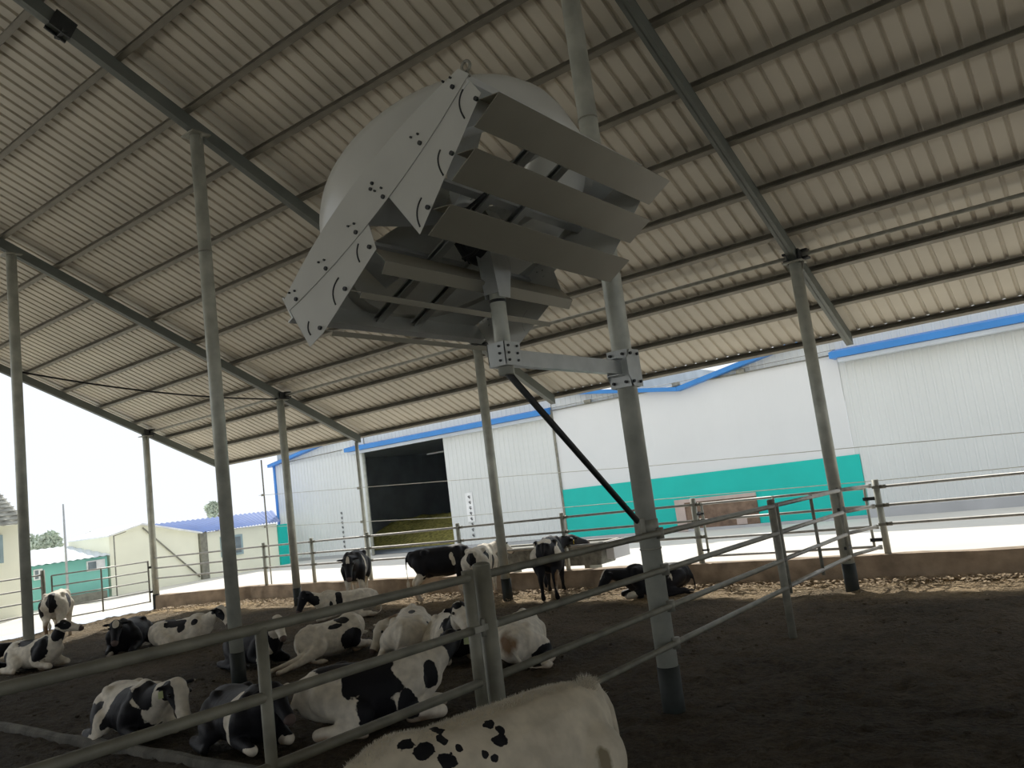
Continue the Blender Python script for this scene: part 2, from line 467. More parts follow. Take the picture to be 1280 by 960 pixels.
post(X0 - 3 * BAY, YF, ZF, 'galvanised far corner post at the open gable beside the yard gate', ())

# ---- near pipe fence running away from the camera along the posts
FX = -3.145
def rail_z(k, y):                      # four rails, the fence drops a little towards the yard
    a = [1.36, 1.06, .765, .47][k]; c = [1.505, 1.21, .915, .62][k]
    return c + (a - c) * (y - 1.0) / 11.6
RR = .025
fz = thing('pipe_fence', 'four-rail pipe fence from the double post to the slim mid post, past the fan post', 'fence', (FX, 3.72, 0))
b = MB().tube([(FX, 3.74, -.1), (FX, 3.74, 1.53)], .054, 24); b.sphere((FX, 3.74, 1.53), .054, 20, 8, (1, 1, .35)); b.build('post', M['rail'], fz, True)
b = MB().tube([(FX - .02, 8.82, -.1), (FX - .02, 8.82, 1.47)], .042, 20); b.sphere((FX - .02, 8.82, 1.47), .042, 16, 8, (1, 1, .35)); b.build('post', M['galv_dark'], fz, True)
for k in range(4):
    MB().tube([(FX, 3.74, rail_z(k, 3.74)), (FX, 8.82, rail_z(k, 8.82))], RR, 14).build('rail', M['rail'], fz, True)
c = MB()
for k in range(4):
    z = rail_z(k, YN); c.tube([(FX + .0, YN, z - .045), (FX, YN, z + .045)], .034, 12)
c.build_each('rail_clamp', M['galv_dark'], fz, True)
gl = thing('pipe_gate', 'near pipe gate with four rails crossing the lower left foreground', 'gate', (FX, 3.6, 0))
MB().tube([(FX - .015, 3.625, .5), (FX - .015, 3.625, 1.515)], .036, 18).build('end_stile', M['rail'], gl, True)
MB().tube([(FX, 2.19, .52), (FX, 2.19, rail_z(0, 2.19))], .027, 16).build('middle_stile', M['rail'], gl, True)
MB().tube([(FX, .5, .5), (FX, .5, 1.52)], .036, 18).build('end_stile', M['rail'], gl, True)
for k in range(4):
    MB().tube([(FX, 3.61, rail_z(k, 3.61)), (FX, .5, rail_z(k, .5))], RR, 16).build('rail', M['rail'], gl, True)
h = MB()
for z in (1.18, .68):
    h.beam((FX, 3.58, z), (FX, 3.8, z), .07, .035); h.tube([(FX + .02, 3.67, z - .05), (FX + .02, 3.67, z + .05)], .016, 10)
h.build_each('hinge', M['galv_dark'], gl, True)
g2 = thing('pipe_gate', 'pipe gate between the slim mid post and the far right post', 'gate', (FX, 8.9, 0))
for k in range(4):
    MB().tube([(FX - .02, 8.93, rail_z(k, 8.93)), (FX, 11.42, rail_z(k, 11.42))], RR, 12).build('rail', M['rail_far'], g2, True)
for y in (8.95, 10.2, 11.4):
    MB().tube([(FX - .01, y, .44), (FX - .01, y, 1.42)], .021, 12).build('stile', M['galv_dark'], g2, True)
h = MB()
for z in (1.1, .8): h.beam((FX - .03, 8.8, z), (FX - .03, 9.0, z), .05, .04)
for z in (1.12, .6): h.beam((FX - .03, 11.38, z), (FX - .03, 11.62, z), .04, .04)
h.build_each('hinge', M['dark'], g2, True)
f3 = thing('pipe_fence', 'short pipe rails joining the far right post to the curb corner post', 'fence', (FX, 11.7, 0))
for k in range(4):
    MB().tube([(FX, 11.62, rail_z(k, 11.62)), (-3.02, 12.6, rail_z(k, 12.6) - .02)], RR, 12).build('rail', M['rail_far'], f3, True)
for i in range(4):
    z = rail_z(i, 12.6) - .02
    MB().tube([(-3.02, 12.58, z - .03), (-3.02, 12.58, z + .03)], .03, 12).build('sleeve', M['galv'], f3, True)

# ---- fence on the far curb
YC = 12.66
ff = thing('curb_fence', 'galvanised three-rail pipe fence standing on the far concrete curb', 'fence', (-8, YC, .33))
RZ = (1.31, 1.04, .77)
for x in (-17.77, -15.87, -13.9, -11.15, -8.54):
    MB().tube([(x, YC, .2), (x, YC, 1.40)], .045, 16).build('post', M['galv'], ff, True)
MB().tube([(-2.95, YC, .2), (-2.95, YC, 1.42)], .048, 16).build('post', M['galv'], ff, True)
MB().tube([(-5.86, YC, .2), (-5.86, YC, 1.42)], .048, 16).build('post', M['galv'], ff, True)
for z in RZ:
    MB().tube([(-21.2, 11.62, z + .02), (-17.77, YC, z), (-5.86, YC, z)], .021, 12).build('rail', M['rail_far'], ff, True)
    MB().tube([(-2.95, YC, z), (9, YC, z)], .021, 12).build('rail', M['rail_far'], ff, True)
c = MB()
for x in (-17.77, -15.87, -13.9, -11.15, -8.54, -5.86, -2.95):
    for z in RZ:
        c.tube([(x + .05, YC, z), (x + .13, YC, z)], .029, 10); c.box((x - .05, YC - .055, z - .02), (x + .05, YC - .04, z + .02))
c.build_each('rail_socket', M['galv_dark'], ff, True, 2)
yg = thing('yard_gate', 'pipe gate in the far curb fence in front of the teal wall', 'gate', (-4.4, YC, .4))
for z in (1.31, 1.04, .74, .45):
    MB().tube([(-5.72, YC, z), (-3.12, YC, z)], .02, 12).build('rail', M['rail_far'], yg, True)
for x in (-5.72, -4.5, -3.12): MB().tube([(x, YC, .43), (x, YC, 1.33)], .02, 12).build('stile', M['galv'], yg, True)
h = MB()
for z in (1.15, .55): h.beam((-3.16, YC, z), (-2.95, YC, z), .05, .05); h.beam((-5.86, YC, z), (-5.7, YC, z), .04, .03)
h.build_each('hinge', M['dark'], yg, True)
# tall poles behind the curb fence, under the eave
tp = thing('tall_pole', 'tall slim pole standing under the rafter end beside the open shed door', 'pole', (-15.28, 13.88, .08))
MB().tube([(-15.28, 13.88, .05), (-15.28, 13.88, rz(13.88) - .005)], .045, 16).build('pole', M['galv'], tp, True)
c = MB()
for z in (2.46, 1.62): c.box((-15.34, 13.80, z - .03), (-15.22, 13.83, z + .03))
c.build_each('insulator', M['galv_dark'], tp, True)
MB().box((-15.36, 13.80, .05), (-15.20, 13.96, .09)).build('foot_plate', M['galv_dark'], tp, True)
tp = thing('tall_pole', 'very thin tall rod from the yard up to the eave left of the white shed', 'pole', (-19.38, 13.95, .08))
MB().tube([(-19.38, 13.97, .05), (-19.38, 13.97, 3.66)], .02, 10).build('pole', M['galv_dark'], tp, True)
c = MB()
for z in (2.67, 1.78): c.box((-19.42, 13.90, z - .03), (-19.34, 13.95, z + .03))
c.build_each('insulator', M['galv_dark'], tp, True)
for lab, zs in (('upper thin twisted wire strung above the far curb fence', ((-19.38, 2.67), (-12.46, 2.33), (-7.2, 2.06), (-1.1, 1.83), (8, 1.62))),
                ('lower thin twisted wire strung just above the far curb fence rails', ((-19.38, 1.78), (-15.0, 1.61), (-12.5, 1.50), (-3.1, 1.35), (8, 1.30)))):
    b = MB(); P = []
    for (xa, za), (xb_, zb) in zip(zs[:-1], zs[1:]):
        for i in range(40): P.append((xa + (xb_ - xa) * i / 40, 13.80 + .002 * math.sin(i * 1.9), za + (zb - za) * i / 40))
    b.tube(P, .007, 6)
    tag(b.build('fence_wire', M['galv']), lab, 'wire')
# gable side: gate and fence
GX = -21.3
sg = thing('yard_gate', 'slim pipe gate at the open gable end beside the corner post', 'gate', (GX, 10.4, .1))
for z in (1.26, 1.0, .74, .47, .2): MB().tube([(GX, 11.52, z), (GX, 9.05, z + .02)], .018, 10).build('rail', M['rail_far'], sg, True)
for y in (11.5, 10.25, 9.05): MB().tube([(GX, y, .18), (GX, y, 1.28)], .022, 10).build('stile', M['galv_dark'], sg, True)
h = MB()
for z in (1.1, .45): h.beam((GX, 11.5, z), (GX + .05, 11.62, z), .05, .06)
h.build_each('hinge', M['dark'], sg, True)
sf = thing('pipe_fence', 'four-rail fence of the gable end at the left edge behind the standing cow', 'fence', (GX, 7, .1))
for z in (1.33, 1.03, .73, .43): MB().tube([(GX, 8.85, z), (GX, 1, z)], .02, 10).build('rail', M['rail_far'], sf, True)
for y in (8.85, 6.2, 3.5, 1.0):
    MB().tube([(GX, y, -.05), (GX, y, 1.44)], .05, 14).build('post', M['galv_dark'], sf, True)

# ---- cable between two posts
def sag(p0, p1, s, n=24):
    p0, p1 = Vector(p0), Vector(p1)
    return [p0.lerp(p1, i / n) - Vector((0, 0, s * 4 * (i / n) * (1 - i / n))) for i in range(n + 1)]
tag(MB().tube(sag((X0 - 2 * BAY, YN + .09, 5.10), (X0 - 2 * BAY + .03, YF - .1, 4.68), .12), .018, 8).build('power_cable', M['rubber']),
    'black sagging cable strung between the two left barn posts', 'cable')

# ------------------------------------------------------------------ the ventilation fan
TH = math.atan2(.449, .893)
FO = Vector((-3.4, 4.38, 3.83))
FM = Matrix.Translation(FO) @ Matrix.Rotation(-TH, 4, 'Y')
fan = thing('ventilation_fan', 'large grey louvred ventilation fan with domed housing bracketed to the thick post', 'fan', mtx=FM)
HW = 1.02
# domed housing (local z up and away from the louvres)
prof = [(.93, -.02), (1.0, -.02), (1.005, .1), (1.005, .28), (.99, .38), (.95, .46), (.88, .51), (.80, .52), (.74, .49), (.73, .44), (.78, .40), (.84, .33), (.90, .2), (.92, .05), (.93, -.02)]
MB().lathe(prof, 72).build('bell_housing', M['fan_shell'], fan)
# square plate with the round opening
op = MB()
n = 64
V = []; F = []
for k in range(n):
    a = 2 * PI * k / n; ca, sa = math.cos(a), math.sin(a)
    q = min(.97 / max(abs(ca), 1e-6), 1.015 / max(abs(sa), 1e-6))
    V += [(.93 * ca, .93 * sa, -.01), (q * ca, q * sa, -.01), (.93 * ca, .93 * sa, .0), (q * ca, q * sa, .0)]
for k in range(n):
    i, j = 4 * k, 4 * ((k + 1) % n)
    F += [(i, i + 1, j + 1, j), (i + 2, j + 2, j + 3, i + 3)]
op.add(V, F); op.build('orifice_plate', M['fan_inner'], fan)
def arc(p0, pm, p1, n=14):      # quadratic through three (a, b)
    out = []
    for i in range(n + 1):
        t = i / n
        l0 = (1 - t) * (1 - 2 * t); lm = 4 * t * (1 - t); l1 = t * (2 * t - 1)
        out.append((l0 * p0[0] + lm * pm[0] + l1 * p1[0], l0 * p0[1] + lm * pm[1] + l1 * p1[1]))
    return out
up_edge = arc((.966, -.052), (-.04, -.139), (-.972, .010))
lo_edge = arc((1.002, .034), (.05, .152), (-.966, .100))
def bolt(b, a, bb, Y, sy, r=.014):
    b.tube([(a, Y, -bb), (a, Y + sy * .016, -bb)], r, 8)
for sy in (-1, 1):
    Y = sy * HW
    pl = [(a, Y, -bb) for a, bb in up_edge] + [(a, Y, -bb) for a, bb in reversed(lo_edge)]
    s = MB().plate(pl, .004, (0, sy, 0))
    sp_ = s.build('side_plate', M['fan_white'], fan)
    bo = MB()
    for a in (.88, .52, .12, -.18, -.52, -.86):
        t = (1.0 - a) / 1.97
        bl = lo_edge[int(t * 14)][1]
        bolt(bo, a, bl - .03, Y, sy); bolt(bo, a + .02, bl - .085, Y, sy, .007); bolt(bo, a - .03, bl - .11, Y, sy, .007)
    bolt(bo, .1, -.02, Y, sy, .011); bolt(bo, .07, .0, Y, sy, .011)
    bo.build_each('bolt', M['dark'], sp_)
    lobes = [[(.978, .03), (.995, .185), (.205, .506), (.147, .135)], [(-.07, .13), (-.112, .326), (-.79, .435), (-.94, .428), (-.962, .08)]]
    for li, lobe in enumerate(lobes):
        inner = Y - sy * .006
        mid = [(.56, .09)] if li == 0 else []
        p = [(a, inner, -bb) for a, bb in lobe + mid]
        br = MB().plate(p, .004, (0, sy, 0)).build('louver_bracket', M['fan_white'], fan)
        sl_ = MB()
        bb2 = MB()
        arcs = ([((.921, .068), (.854, .116), (.833, .212)), ((.605, .22), (.551, .265), (.535, .358)), ((.34, .34), (.265, .383), (.232, .471))],
                [((-.209, .192), (-.252, .231), (-.267, .293)), ((-.468, .243), (-.557, .278), (-.589, .367)), ((-.851, .285), (-.886, .321), (-.888, .37))])[li]
        pins = ([(.955, .19), (.655, .305), (.345, .425)], [(-.145, .28), (-.46, .345), (-.785, .395)])[li]
        for (pa, pm, pb) in arcs:
            sl_.tube([(a, inner + sy * .005, -b_) for a, b_ in arc(pa, pm, pb, 8)], .0055, 6)
        for ca, cb in pins: bolt(bb2, ca, cb, inner + sy * .004, sy, .014)
        sl_.build_each('adjusting_slot', M['dark'], br); bb2.build_each('bolt', M['dark'], br)
for sx, b0 in ((1, -.02), (-1, -.0)):
    e = MB(); e.box((sx * .97 - .006, -HW, -.15 if sx < 0 else -.06), (sx * .97 + .006, HW, .02))
    e.box((sx * .97 - .05, -HW, -.16 if sx < 0 else -.07), (sx * .97 + .006, HW, -.15 if sx < 0 else -.06))
    e.build('cross_panel', M['fan_inner'], fan)
def vblade(A, R, Q):
    t = .004; b = MB()
    for (p, q) in ((A, R), (R, Q)):
        d = Vector((q[0] - p[0], 0, -(q[1] - p[1]))).normalized(); nn = Vector((-d.z, 0, d.x)) * t / 2
        P = []
        for Y in (-HW + .01, HW + .05):
            a = Vector((p[0], Y, -p[1])); c = Vector((q[0], Y, -q[1]))
            P += [a - nn, c - nn, c + nn, a + nn]
        b.add(P, [(0, 1, 2, 3), (7, 6, 5, 4), (0, 4, 5, 1), (1, 5, 6, 2), (2, 6, 7, 3), (3, 7, 4, 0)])
    return b
for A in ((.965, .2), (.672, .325), (.36, .452)):
    R = (A[0] + .115, A[1] + .072); Q = (A[0] - .115, A[1] + .095)
    vblade(A, R, Q).build('louver_blade', M['fan_blade'], fan)
for A, R, Q in (((-.139, .290), (-.10, .435), (-.17, .475)), ((-.46, .352), (-.37, .449), (-.40, .470)), ((-.79, .405), (-.715, .474), (-.74, .495))):
    vblade(A, R, Q).build('louver_blade', M['fan_blade'], fan)
# rotor with six blades
rot = MB().lathe([(.001, .10), (.10, .10), (.13, .07), (.13, -.03), (.001, -.03)], 24, Matrix.Translation((0, 0, .16))).build('rotor_hub', M['fan_inner'], fan)
for k in range(6):
    a = 2 * PI * k / 6 + .35
    b = MB(); P = []
    for r_, w, tw in ((.11, .13, .75), (.35, .17, .6), (.6, .19, .5), (.82, .2, .42)):
        for s in (-1, 1):
            u_, z_ = s * w * math.cos(tw), s * w * math.sin(tw) * .8
            for dz in (0, .006):
                P.append((r_ * math.cos(a) - u_ * math.sin(a), r_ * math.sin(a) + u_ * math.cos(a), .2 + z_ + dz))
    F = []
    for i in range(3):
        o = i * 4; q = o + 4
        F += [(o, o + 2, q + 2, q), (o + 1, q + 1, q + 3, o + 3), (o, q, q + 1, o + 1), (o + 2, o + 3, q + 3, q + 2)]
    F += [(0, 1, 3, 2), (12, 14, 15, 13)]
    b.add(P, F); b.build('rotor_blade', M['fan_inner'], rot)
# motor on two rails across the opening
mo = MB().lathe([(.001, .1), (.12, .1), (.145, .06), (.145, -.22), (.12, -.26), (.05, -.28), (.001, -.28)], 24)
for k in range(16):
    a = 2 * PI * k / 16
    mo.beam((.15 * math.cos(a), .15 * math.sin(a), .05), (.15 * math.cos(a), .15 * math.sin(a), -.2), .012, .03, up=(math.cos(a), math.sin(a), 0))
mot = mo.build('motor', M['dark'], fan)
MB().box((.13, -.07, -.16), (.2, .07, -.03)).build('terminal_box', M['galv_dark'], mot)
MB().box((-.03, -.175, -.16), (.05, -.158, -.1)).build('rating_plate', M['paper'], mot)
for y in (-.2, .2):
    q = MB(); q.channel((-.97, y, -.08), (.97, y, -.08), .07, .05, .006); q.build('motor_rail', M['plate'], fan)
for a0 in (-.32, .3):
    q = MB(); q.beam((a0, -HW, -.045), (a0, HW, -.045), .055, .035); q.build('cross_rail', M['plate'], fan)
cb = MB()
for pts in ([(.05, -.12, -.2), (.22, -.3, -.35), (.1, -.36, -.42), (-.05, -.25, -.3)], [(.18, .06, -.12), (.3, .2, -.34), (.2, .32, -.38), (.05, .25, -.1)], [(.0, -.14, -.1), (.25, -.45, -.2), (.4, -.3, -.12)]):
    P = []
    for i in range(17):
        t = i / 16 * (len(pts) - 1); j = min(int(t), len(pts) - 2); P.append(Vector(pts[j]).lerp(Vector(pts[j + 1]), t - j))
    for _ in range(3): P = [P[0]] + [(P[i - 1] + P[i] * 2 + P[i + 1]) / 4 for i in range(1, len(P) - 1)] + [P[-1]]
    cb.tube(P, .011, 8)
cb.build_each('motor_cable', M['rubber'], fan)
# eye bolt
ey = MB(); ey.tube([(1.0 + .03 * math.cos(t), -HW + .03, .05 + .03 * math.sin(t)) for t in np.linspace(0, 2 * PI, 17)], .009, 8, False)
ey.tube([(.985, -HW + .03, -.02), (.995, -HW + .03, .022)], .008, 8)
ey.build('eye_bolt', M['galv_dark'], fan)
# mounting: stub post, gusset, arm, clamps, brace
sx, sy_ = X0, 4.38
MB().tube([(sx, sy_, 2.73), (sx, sy_, 3.50)], .055, 22).build('stub_post', M['galv'], fan, True)
MB().tube([(sx, sy_, 3.24), (sx, sy_, 3.26)], .06, 22).build('stub_collar', M['dark'], fan, True)
g = MB()
for dx in (-.06, .06):
    g.plate([(sx + dx - .003, sy_ - .055, 3.27), (sx + dx - .003, sy_ + .07, 3.27), (sx + dx - .003, sy_ + .12, 3.5), (sx + dx - .003, sy_ + .02, 3.74), (sx + dx - .003, sy_ - .12, 3.74), (sx + dx - .003, sy_ - .08, 3.45)], .006, (1, 0, 0))
g.box((sx - .06, sy_ - .06, 3.30), (sx + .06, sy_ - .052, 3.6))
g.build('gusset_bracket', M['plate'], fan, True)
a = MB(); a.channel((sx, sy_ - .06, 2.85), (sx, YN - .09, 2.85), .06, .115, .006, side=-1); a.build('mounting_arm', M['plate'], fan, True)
c = MB()
for dx in (-.075, .069): c.box((sx + dx, sy_ - .09, 2.79), (sx + dx + .006, sy_ + .09, 2.95))
c.box((sx - .075, sy_ - .09, 2.79), (sx + .075, sy_ - .084, 2.95)); c.box((sx - .075, sy_ - .09, 2.785), (sx + .075, sy_ + .09, 2.791))
c.build('stub_clamp', M['plate'], fan, True)
bo = MB()
for z in (2.82, 2.87, 2.92):
    for yy in (-.05, .05): bo.tube([(sx + .07, sy_ + yy, z), (sx + .085, sy_ + yy, z)], .009, 8)
    bo.tube([(sx + .03, sy_ - .09, z), (sx + .03, sy_ - .1, z)], .009, 8)
bo.build_each('bolt', M['dark'], fan, True)
c = MB()
for s in (-1, 1):
    c.plate([(sx + .098 * s, YN + d, z) for d, z in ((-.13, 2.78), (-.06, 2.68), (.1, 2.68), (.1, 3.0), (-.06, 3.0), (-.13, 2.92))], .008 * s, (1, 0, 0))
c.box((sx - .098, YN - .1, 2.68), (sx + .098, YN - .09, 3.0))
c.plate([(sx - .098, YN + .09, 2.68), (sx + .098, YN + .09, 2.68), (sx + .098, YN + .09, 3.0), (sx - .098, YN + .09, 3.0)], .008, (0, 1, 0))
c.box((sx - .05, YN - .22, 2.775), (sx + .05, YN - .09, 2.783)); c.box((sx - .05, YN - .22, 2.917), (sx + .05, YN - .09, 2.925))
c.build('post_clamp', M['plate'], fan, True)
bo = MB()
for z in (2.72, 2.96):
    for yy in (-.07, .05): bo.tube([(sx + .1, YN + yy, z), (sx + .125, YN + yy, z)], .013, 8)
    for xx in (-.06, .06): bo.tube([(sx + xx, YN - .098, z), (sx + xx, YN - .125, z)], .013, 8)
bo.build_each('bolt', M['dark'], fan, True)
MB().tube([(sx, sy_ - .02, 2.77), (sx, YN - .1, 1.52)], .025, 14).build('diagonal_brace', M['dark'], fan, True)
c = MB(); c.tube([(sx, YN, 1.44), (sx, YN, 1.56)], .094, 24); c.box((sx - .03, YN - .17, 1.42), (sx + .03, YN - .08, 1.58)); c.build('brace_collar', M['galv_dark'], fan, True)

# ------------------------------------------------------------------ shed across the yard
YB = 22.0
def corrug(x0, x1, z0, z1f, y, pitch=.2, depth=.018):
    """ribbed wall sheet; z1f gives the top height at x"""
    b = MB(); xs = []
    x = x0
    while x < x1 - 1e-6:
        for dx, dy in ((0, 0), (.12 * pitch / .2, 0), (.14 * pitch / .2, -depth), (.18 * pitch / .2, -depth)):
            if x + dx < x1: xs.append((x + dx, dy))
        x += pitch
    xs.append((x1, 0)); n = len(xs)
    V = [(px, y + dy, z0) for px, dy in xs] + [(px, y + dy, z1f(px)) for px, dy in xs]
    return b.add(V, [(i, i + 1, n + i + 1, n + i) for i in range(n - 1)])
shed = thing('white_shed', 'long white metal shed with blue trim and an open doorway across the yard', 'building', (-20, YB, .08))
PKX = -19.8
def gl_(x): return 4.24 + (min(x, 2 * PKX + 10.04 + 19.56) + 29.6) * .14 if x < PKX else 4.23 + (-10.04 - x) * .165
def pk(x): return min(4.28 + (x + 29.6) * .14, 4.26 + (-10.04 - x) * .165)
corrug(-29.6, -23.8, .12, pk, YB).build('wall_panel', M['wall_white'], shed, True)
corrug(-23.8, -19.55, 4.16, pk, YB + .03).build('wall_panel', M['wall_white'], shed, True)
corrug(-19.55, -14.7, .12, pk, YB).build('wall_panel', M['wall_white'], shed, True)
corrug(-14.7, -10.04, 4.2, pk, YB + .03).build('wall_panel', M['wall_white'], shed, True)
corrug(-19.55, -14.72, .2, lambda x: 4.28, YB - .06, .2, .02).build('sliding_door', M['wall_white'], shed, True)
corrug(-28.9, -23.85, .2, lambda x: 4.18, YB - .06, .2, .02).build('sliding_door', M['wall_white'], shed, True)
r = MB()
r.beam((-29.75, YB - .12, 4.27), (PKX, YB - .12, pk(PKX) + .02), .3, .12); r.beam((PKX, YB - .12, pk(PKX) + .02), (-10.04, YB - .12, 4.24), .3, .12)
r.box((-29.68, YB - .05, .1), (-29.56, YB + .05, 4.3))
r.build('blue_trim', M['blue'], shed, True)
r = MB()
r.add([(-29.8, YB - .25, 4.34), (PKX, YB - .25, pk(PKX) + .09), (PKX, YB + 30, pk(PKX) + .09), (-29.8, YB + 30, 4.34)], [(0, 1, 2, 3)])
r.add([(PKX, YB - .25, pk(PKX) + .09), (-10.04, YB - .25, 4.3), (-10.04, YB + 30, 4.3), (PKX, YB + 30, pk(PKX) + .09)], [(0, 1, 2, 3)])
r.build('roof', M['pale_roof'], shed, True)
c = MB(); c.hexa([(-24.5, YB - .45, 4.22), (-14.7, YB - .45, 4.22), (-14.7, YB - .02, 4.22), (-24.5, YB - .02, 4.22), (-24.5, YB - .45, 4.38), (-14.7, YB - .45, 4.38), (-14.7, YB - .02, 4.46), (-24.5, YB - .02, 4.46)])
cano = c.build('door_canopy', M['blue'], shed, True)
MB().box((-24.4, YB - .3, 4.1), (-14.75, YB - .1, 4.21)).build('door_track', M['pale_roof'], shed, True)
# interior seen through the doorway
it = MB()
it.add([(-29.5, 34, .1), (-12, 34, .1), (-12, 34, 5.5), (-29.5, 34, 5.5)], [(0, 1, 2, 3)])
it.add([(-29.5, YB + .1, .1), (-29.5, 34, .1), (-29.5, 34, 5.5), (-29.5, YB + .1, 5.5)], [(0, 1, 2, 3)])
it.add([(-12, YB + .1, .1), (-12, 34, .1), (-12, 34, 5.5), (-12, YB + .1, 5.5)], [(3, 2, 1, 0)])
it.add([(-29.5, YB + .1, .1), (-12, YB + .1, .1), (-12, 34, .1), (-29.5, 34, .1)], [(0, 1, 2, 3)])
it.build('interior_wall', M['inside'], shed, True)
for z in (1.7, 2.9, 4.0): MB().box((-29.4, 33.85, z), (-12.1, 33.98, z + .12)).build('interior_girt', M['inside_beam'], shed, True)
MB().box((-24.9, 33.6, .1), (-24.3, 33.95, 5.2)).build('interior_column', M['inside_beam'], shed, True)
lt = MB(); lt.box((-24.2, 26, 3.9), (-23.2, 26.08, 3.96)); lt.build('strip_light', M['paper'], shed, True)
MB().tube([(-23.78, YB - .1, .1), (-23.78, YB - .1, 4.2)], .06, 12).build('door_jamb', M['galv'], shed, True)
MB().tube([(-29.2, YB - .1, 4.3), (-25, YB - .1, 4.38)], .018, 8).build('conduit', M['galv_dark'], shed, True)
def glyphs(x, z0, z1, n, seed, w=.2):
    """column of small brush characters, too small in the photo to read"""
    b = MB(); rr = random.Random(seed); h = (z0 - z1) / n
    for i in range(n):
        zc = z0 - (i + .5) * h; s = min(h * .62, w)
        for q in range(5):
            if q < 2: a = (-s / 2, s * (.3 - .35 * q)); c_ = (s / 2, s * (.32 - .35 * q))
            elif q == 2: a = (rr.uniform(-.1, .1) * s, s * .5); c_ = (rr.uniform(-.1, .1) * s, -s * .45)
            else: a = (rr.uniform(-.5, -.1) * s, rr.uniform(-.1, .3) * s); c_ = (rr.uniform(.1, .5) * s, rr.uniform(-.5, -.2) * s)
            b.beam((x + a[0], YB - .088, zc + a[1]), (x + c_[0], YB - .088, zc + c_[1]), .006, s * .13, up=(0, 0, 1) if abs(a[0] - c_[0]) > .3 * s else (1, 0, 0))
    return b
st = MB(); st.box((-18.78, YB - .084, 1.0), (-18.45, YB - .081, 2.02)); strip = st.build('lettered_strip', M['paper'], shed, True)
glyphs(-18.6, 1.96, .42, 8, 3, .24).build_each('lettering', M['ink'], shed, True, 5)
glyphs(-25.42, 1.95, .42, 8, 5, .22).build_each('lettering', M['ink'], shed, True, 5)
MB().box((-29.5, YB - .05, .08), (-23.85, YB + .02, .2)).build('plinth', M['plinth'], shed, True)
MB().box((-19.5, YB - .05, .08), (-14.7, YB + .02, .2)).build('plinth', M['plinth'], shed, True)

wallm = thing('boundary_wall', 'smooth white wall with a broad teal band below, between the two sheds', 'wall', (-10, YB, .08))
corrug(-14.68, -5.5, 1.72, lambda x: 4.36, YB - .02, .9, .006).build('white_panel', M['wall_panel'], wallm, True)
MB().box((-14.68, YB - .05, .1), (-5.38, YB + .05, 1.72)).build('teal_band', M['teal'], wallm, True)
MB().box((-14.70, YB - .07, .1), (-14.64, YB, 4.36)).build('corner_trim', M['galv_dark'], wallm, True)
MB().box((-14.68, YB - .1, .02), (-5.4, YB + .02, .16)).build('plinth', M['plinth'], wallm, True)
c = MB().tube([(-14.6, YB - .08, 4.33), (-5.5, YB - .08, 4.37)], .02, 8); c.tube([(-14.6, YB - .08, 4.42), (-5.5, YB - .08, 4.5)], .008, 6)
for x in (-13.2, -10.1, -8.1): c.box((x - .12, YB - .14, 4.36), (x + .12, YB - .06, 4.46))
c.build('conduit', M['galv_dark'], wallm, True)
hw = MB(); hw.box((-10.72, YB - .12, .1), (-10.42, YB - .04, 1.02)); hw.box((-10.42, YB - .12, .92), (-8.25, YB - .04, 1.02)); hatch = hw.build('hatch_surround', M['pinkish'], wallm, True)
MB().box((-10.42, YB - .09, .1), (-8.25, YB - .055, .92)).build('hatch_board', M['brown'], hatch, True)
MB().box((-8.9, YB - .12, .18), (-8.6, YB - .09, .5)).build('notice', M['pinkish'], hatch, True)
q = MB()
for k in range(3): q.box((-10.2 + k * .13, YB - .125, .5), (-10.12 + k * .13, YB - .118, .62)); q.box((-10.22 + k * .13, YB - .125, .6), (-10.10 + k * .13, YB - .118, .63))
q.build('lettering', M['ink'], hatch, True)

sh2 = thing('white_shed', 'white ribbed metal shed with blue eave canopy at the right edge', 'building', (2, YB, .08))
def pk2(x): return 4.26 + (x + 10.04) * .18 if x < 1 else 4.26 + 11.04 * .18 - (x - 1) * .18
corrug(-5.5, 12, .3, pk2, YB, .2, .02).build('wall_panel', M['wall_white'], sh2, True)
corrug(-10.04, -5.5, 4.2, pk2, YB + .05, .2, .02).build('wall_panel', M['wall_white'], sh2, True)
MB().beam((-10.04, YB - .12, 4.24), (1, YB - .12, pk2(1) + .02), .3, .13).build('blue_trim', M['blue'], sh2, True)
r = MB(); r.add([(-10.04, YB - .25, 4.3), (1, YB - .25, pk2(1) + .1), (1, YB + 30, pk2(1) + .1), (-10.04, YB + 30, 4.3)], [(0, 1, 2, 3)])
r.add([(1, YB - .25, pk2(1) + .1), (12, YB - .25, 4.3), (12, YB + 30, 4.3), (1, YB + 30, pk2(1) + .1)], [(0, 1, 2, 3)])
r.build('roof', M['pale_roof'], sh2, True)
c = MB(); c.hexa([(-5.57, YB - .5, 4.24), (12, YB - .5, 4.24), (12, YB - .02, 4.24), (-5.57, YB - .02, 4.24), (-5.57, YB - .5, 4.40), (12, YB - .5, 4.40), (12, YB - .02, 4.5), (-5.57, YB - .02, 4.5)])
c.build('eave_canopy', M['blue'], sh2, True)
MB().box((-5.4, YB - .4, 4.13), (12, YB - .1, 4.23)).build('door_track', M['pale_roof'], sh2, True)
MB().box((-5.4, YB - .08, .06), (12, YB + .03, .32)).build('plinth', M['plinth'], sh2, True)

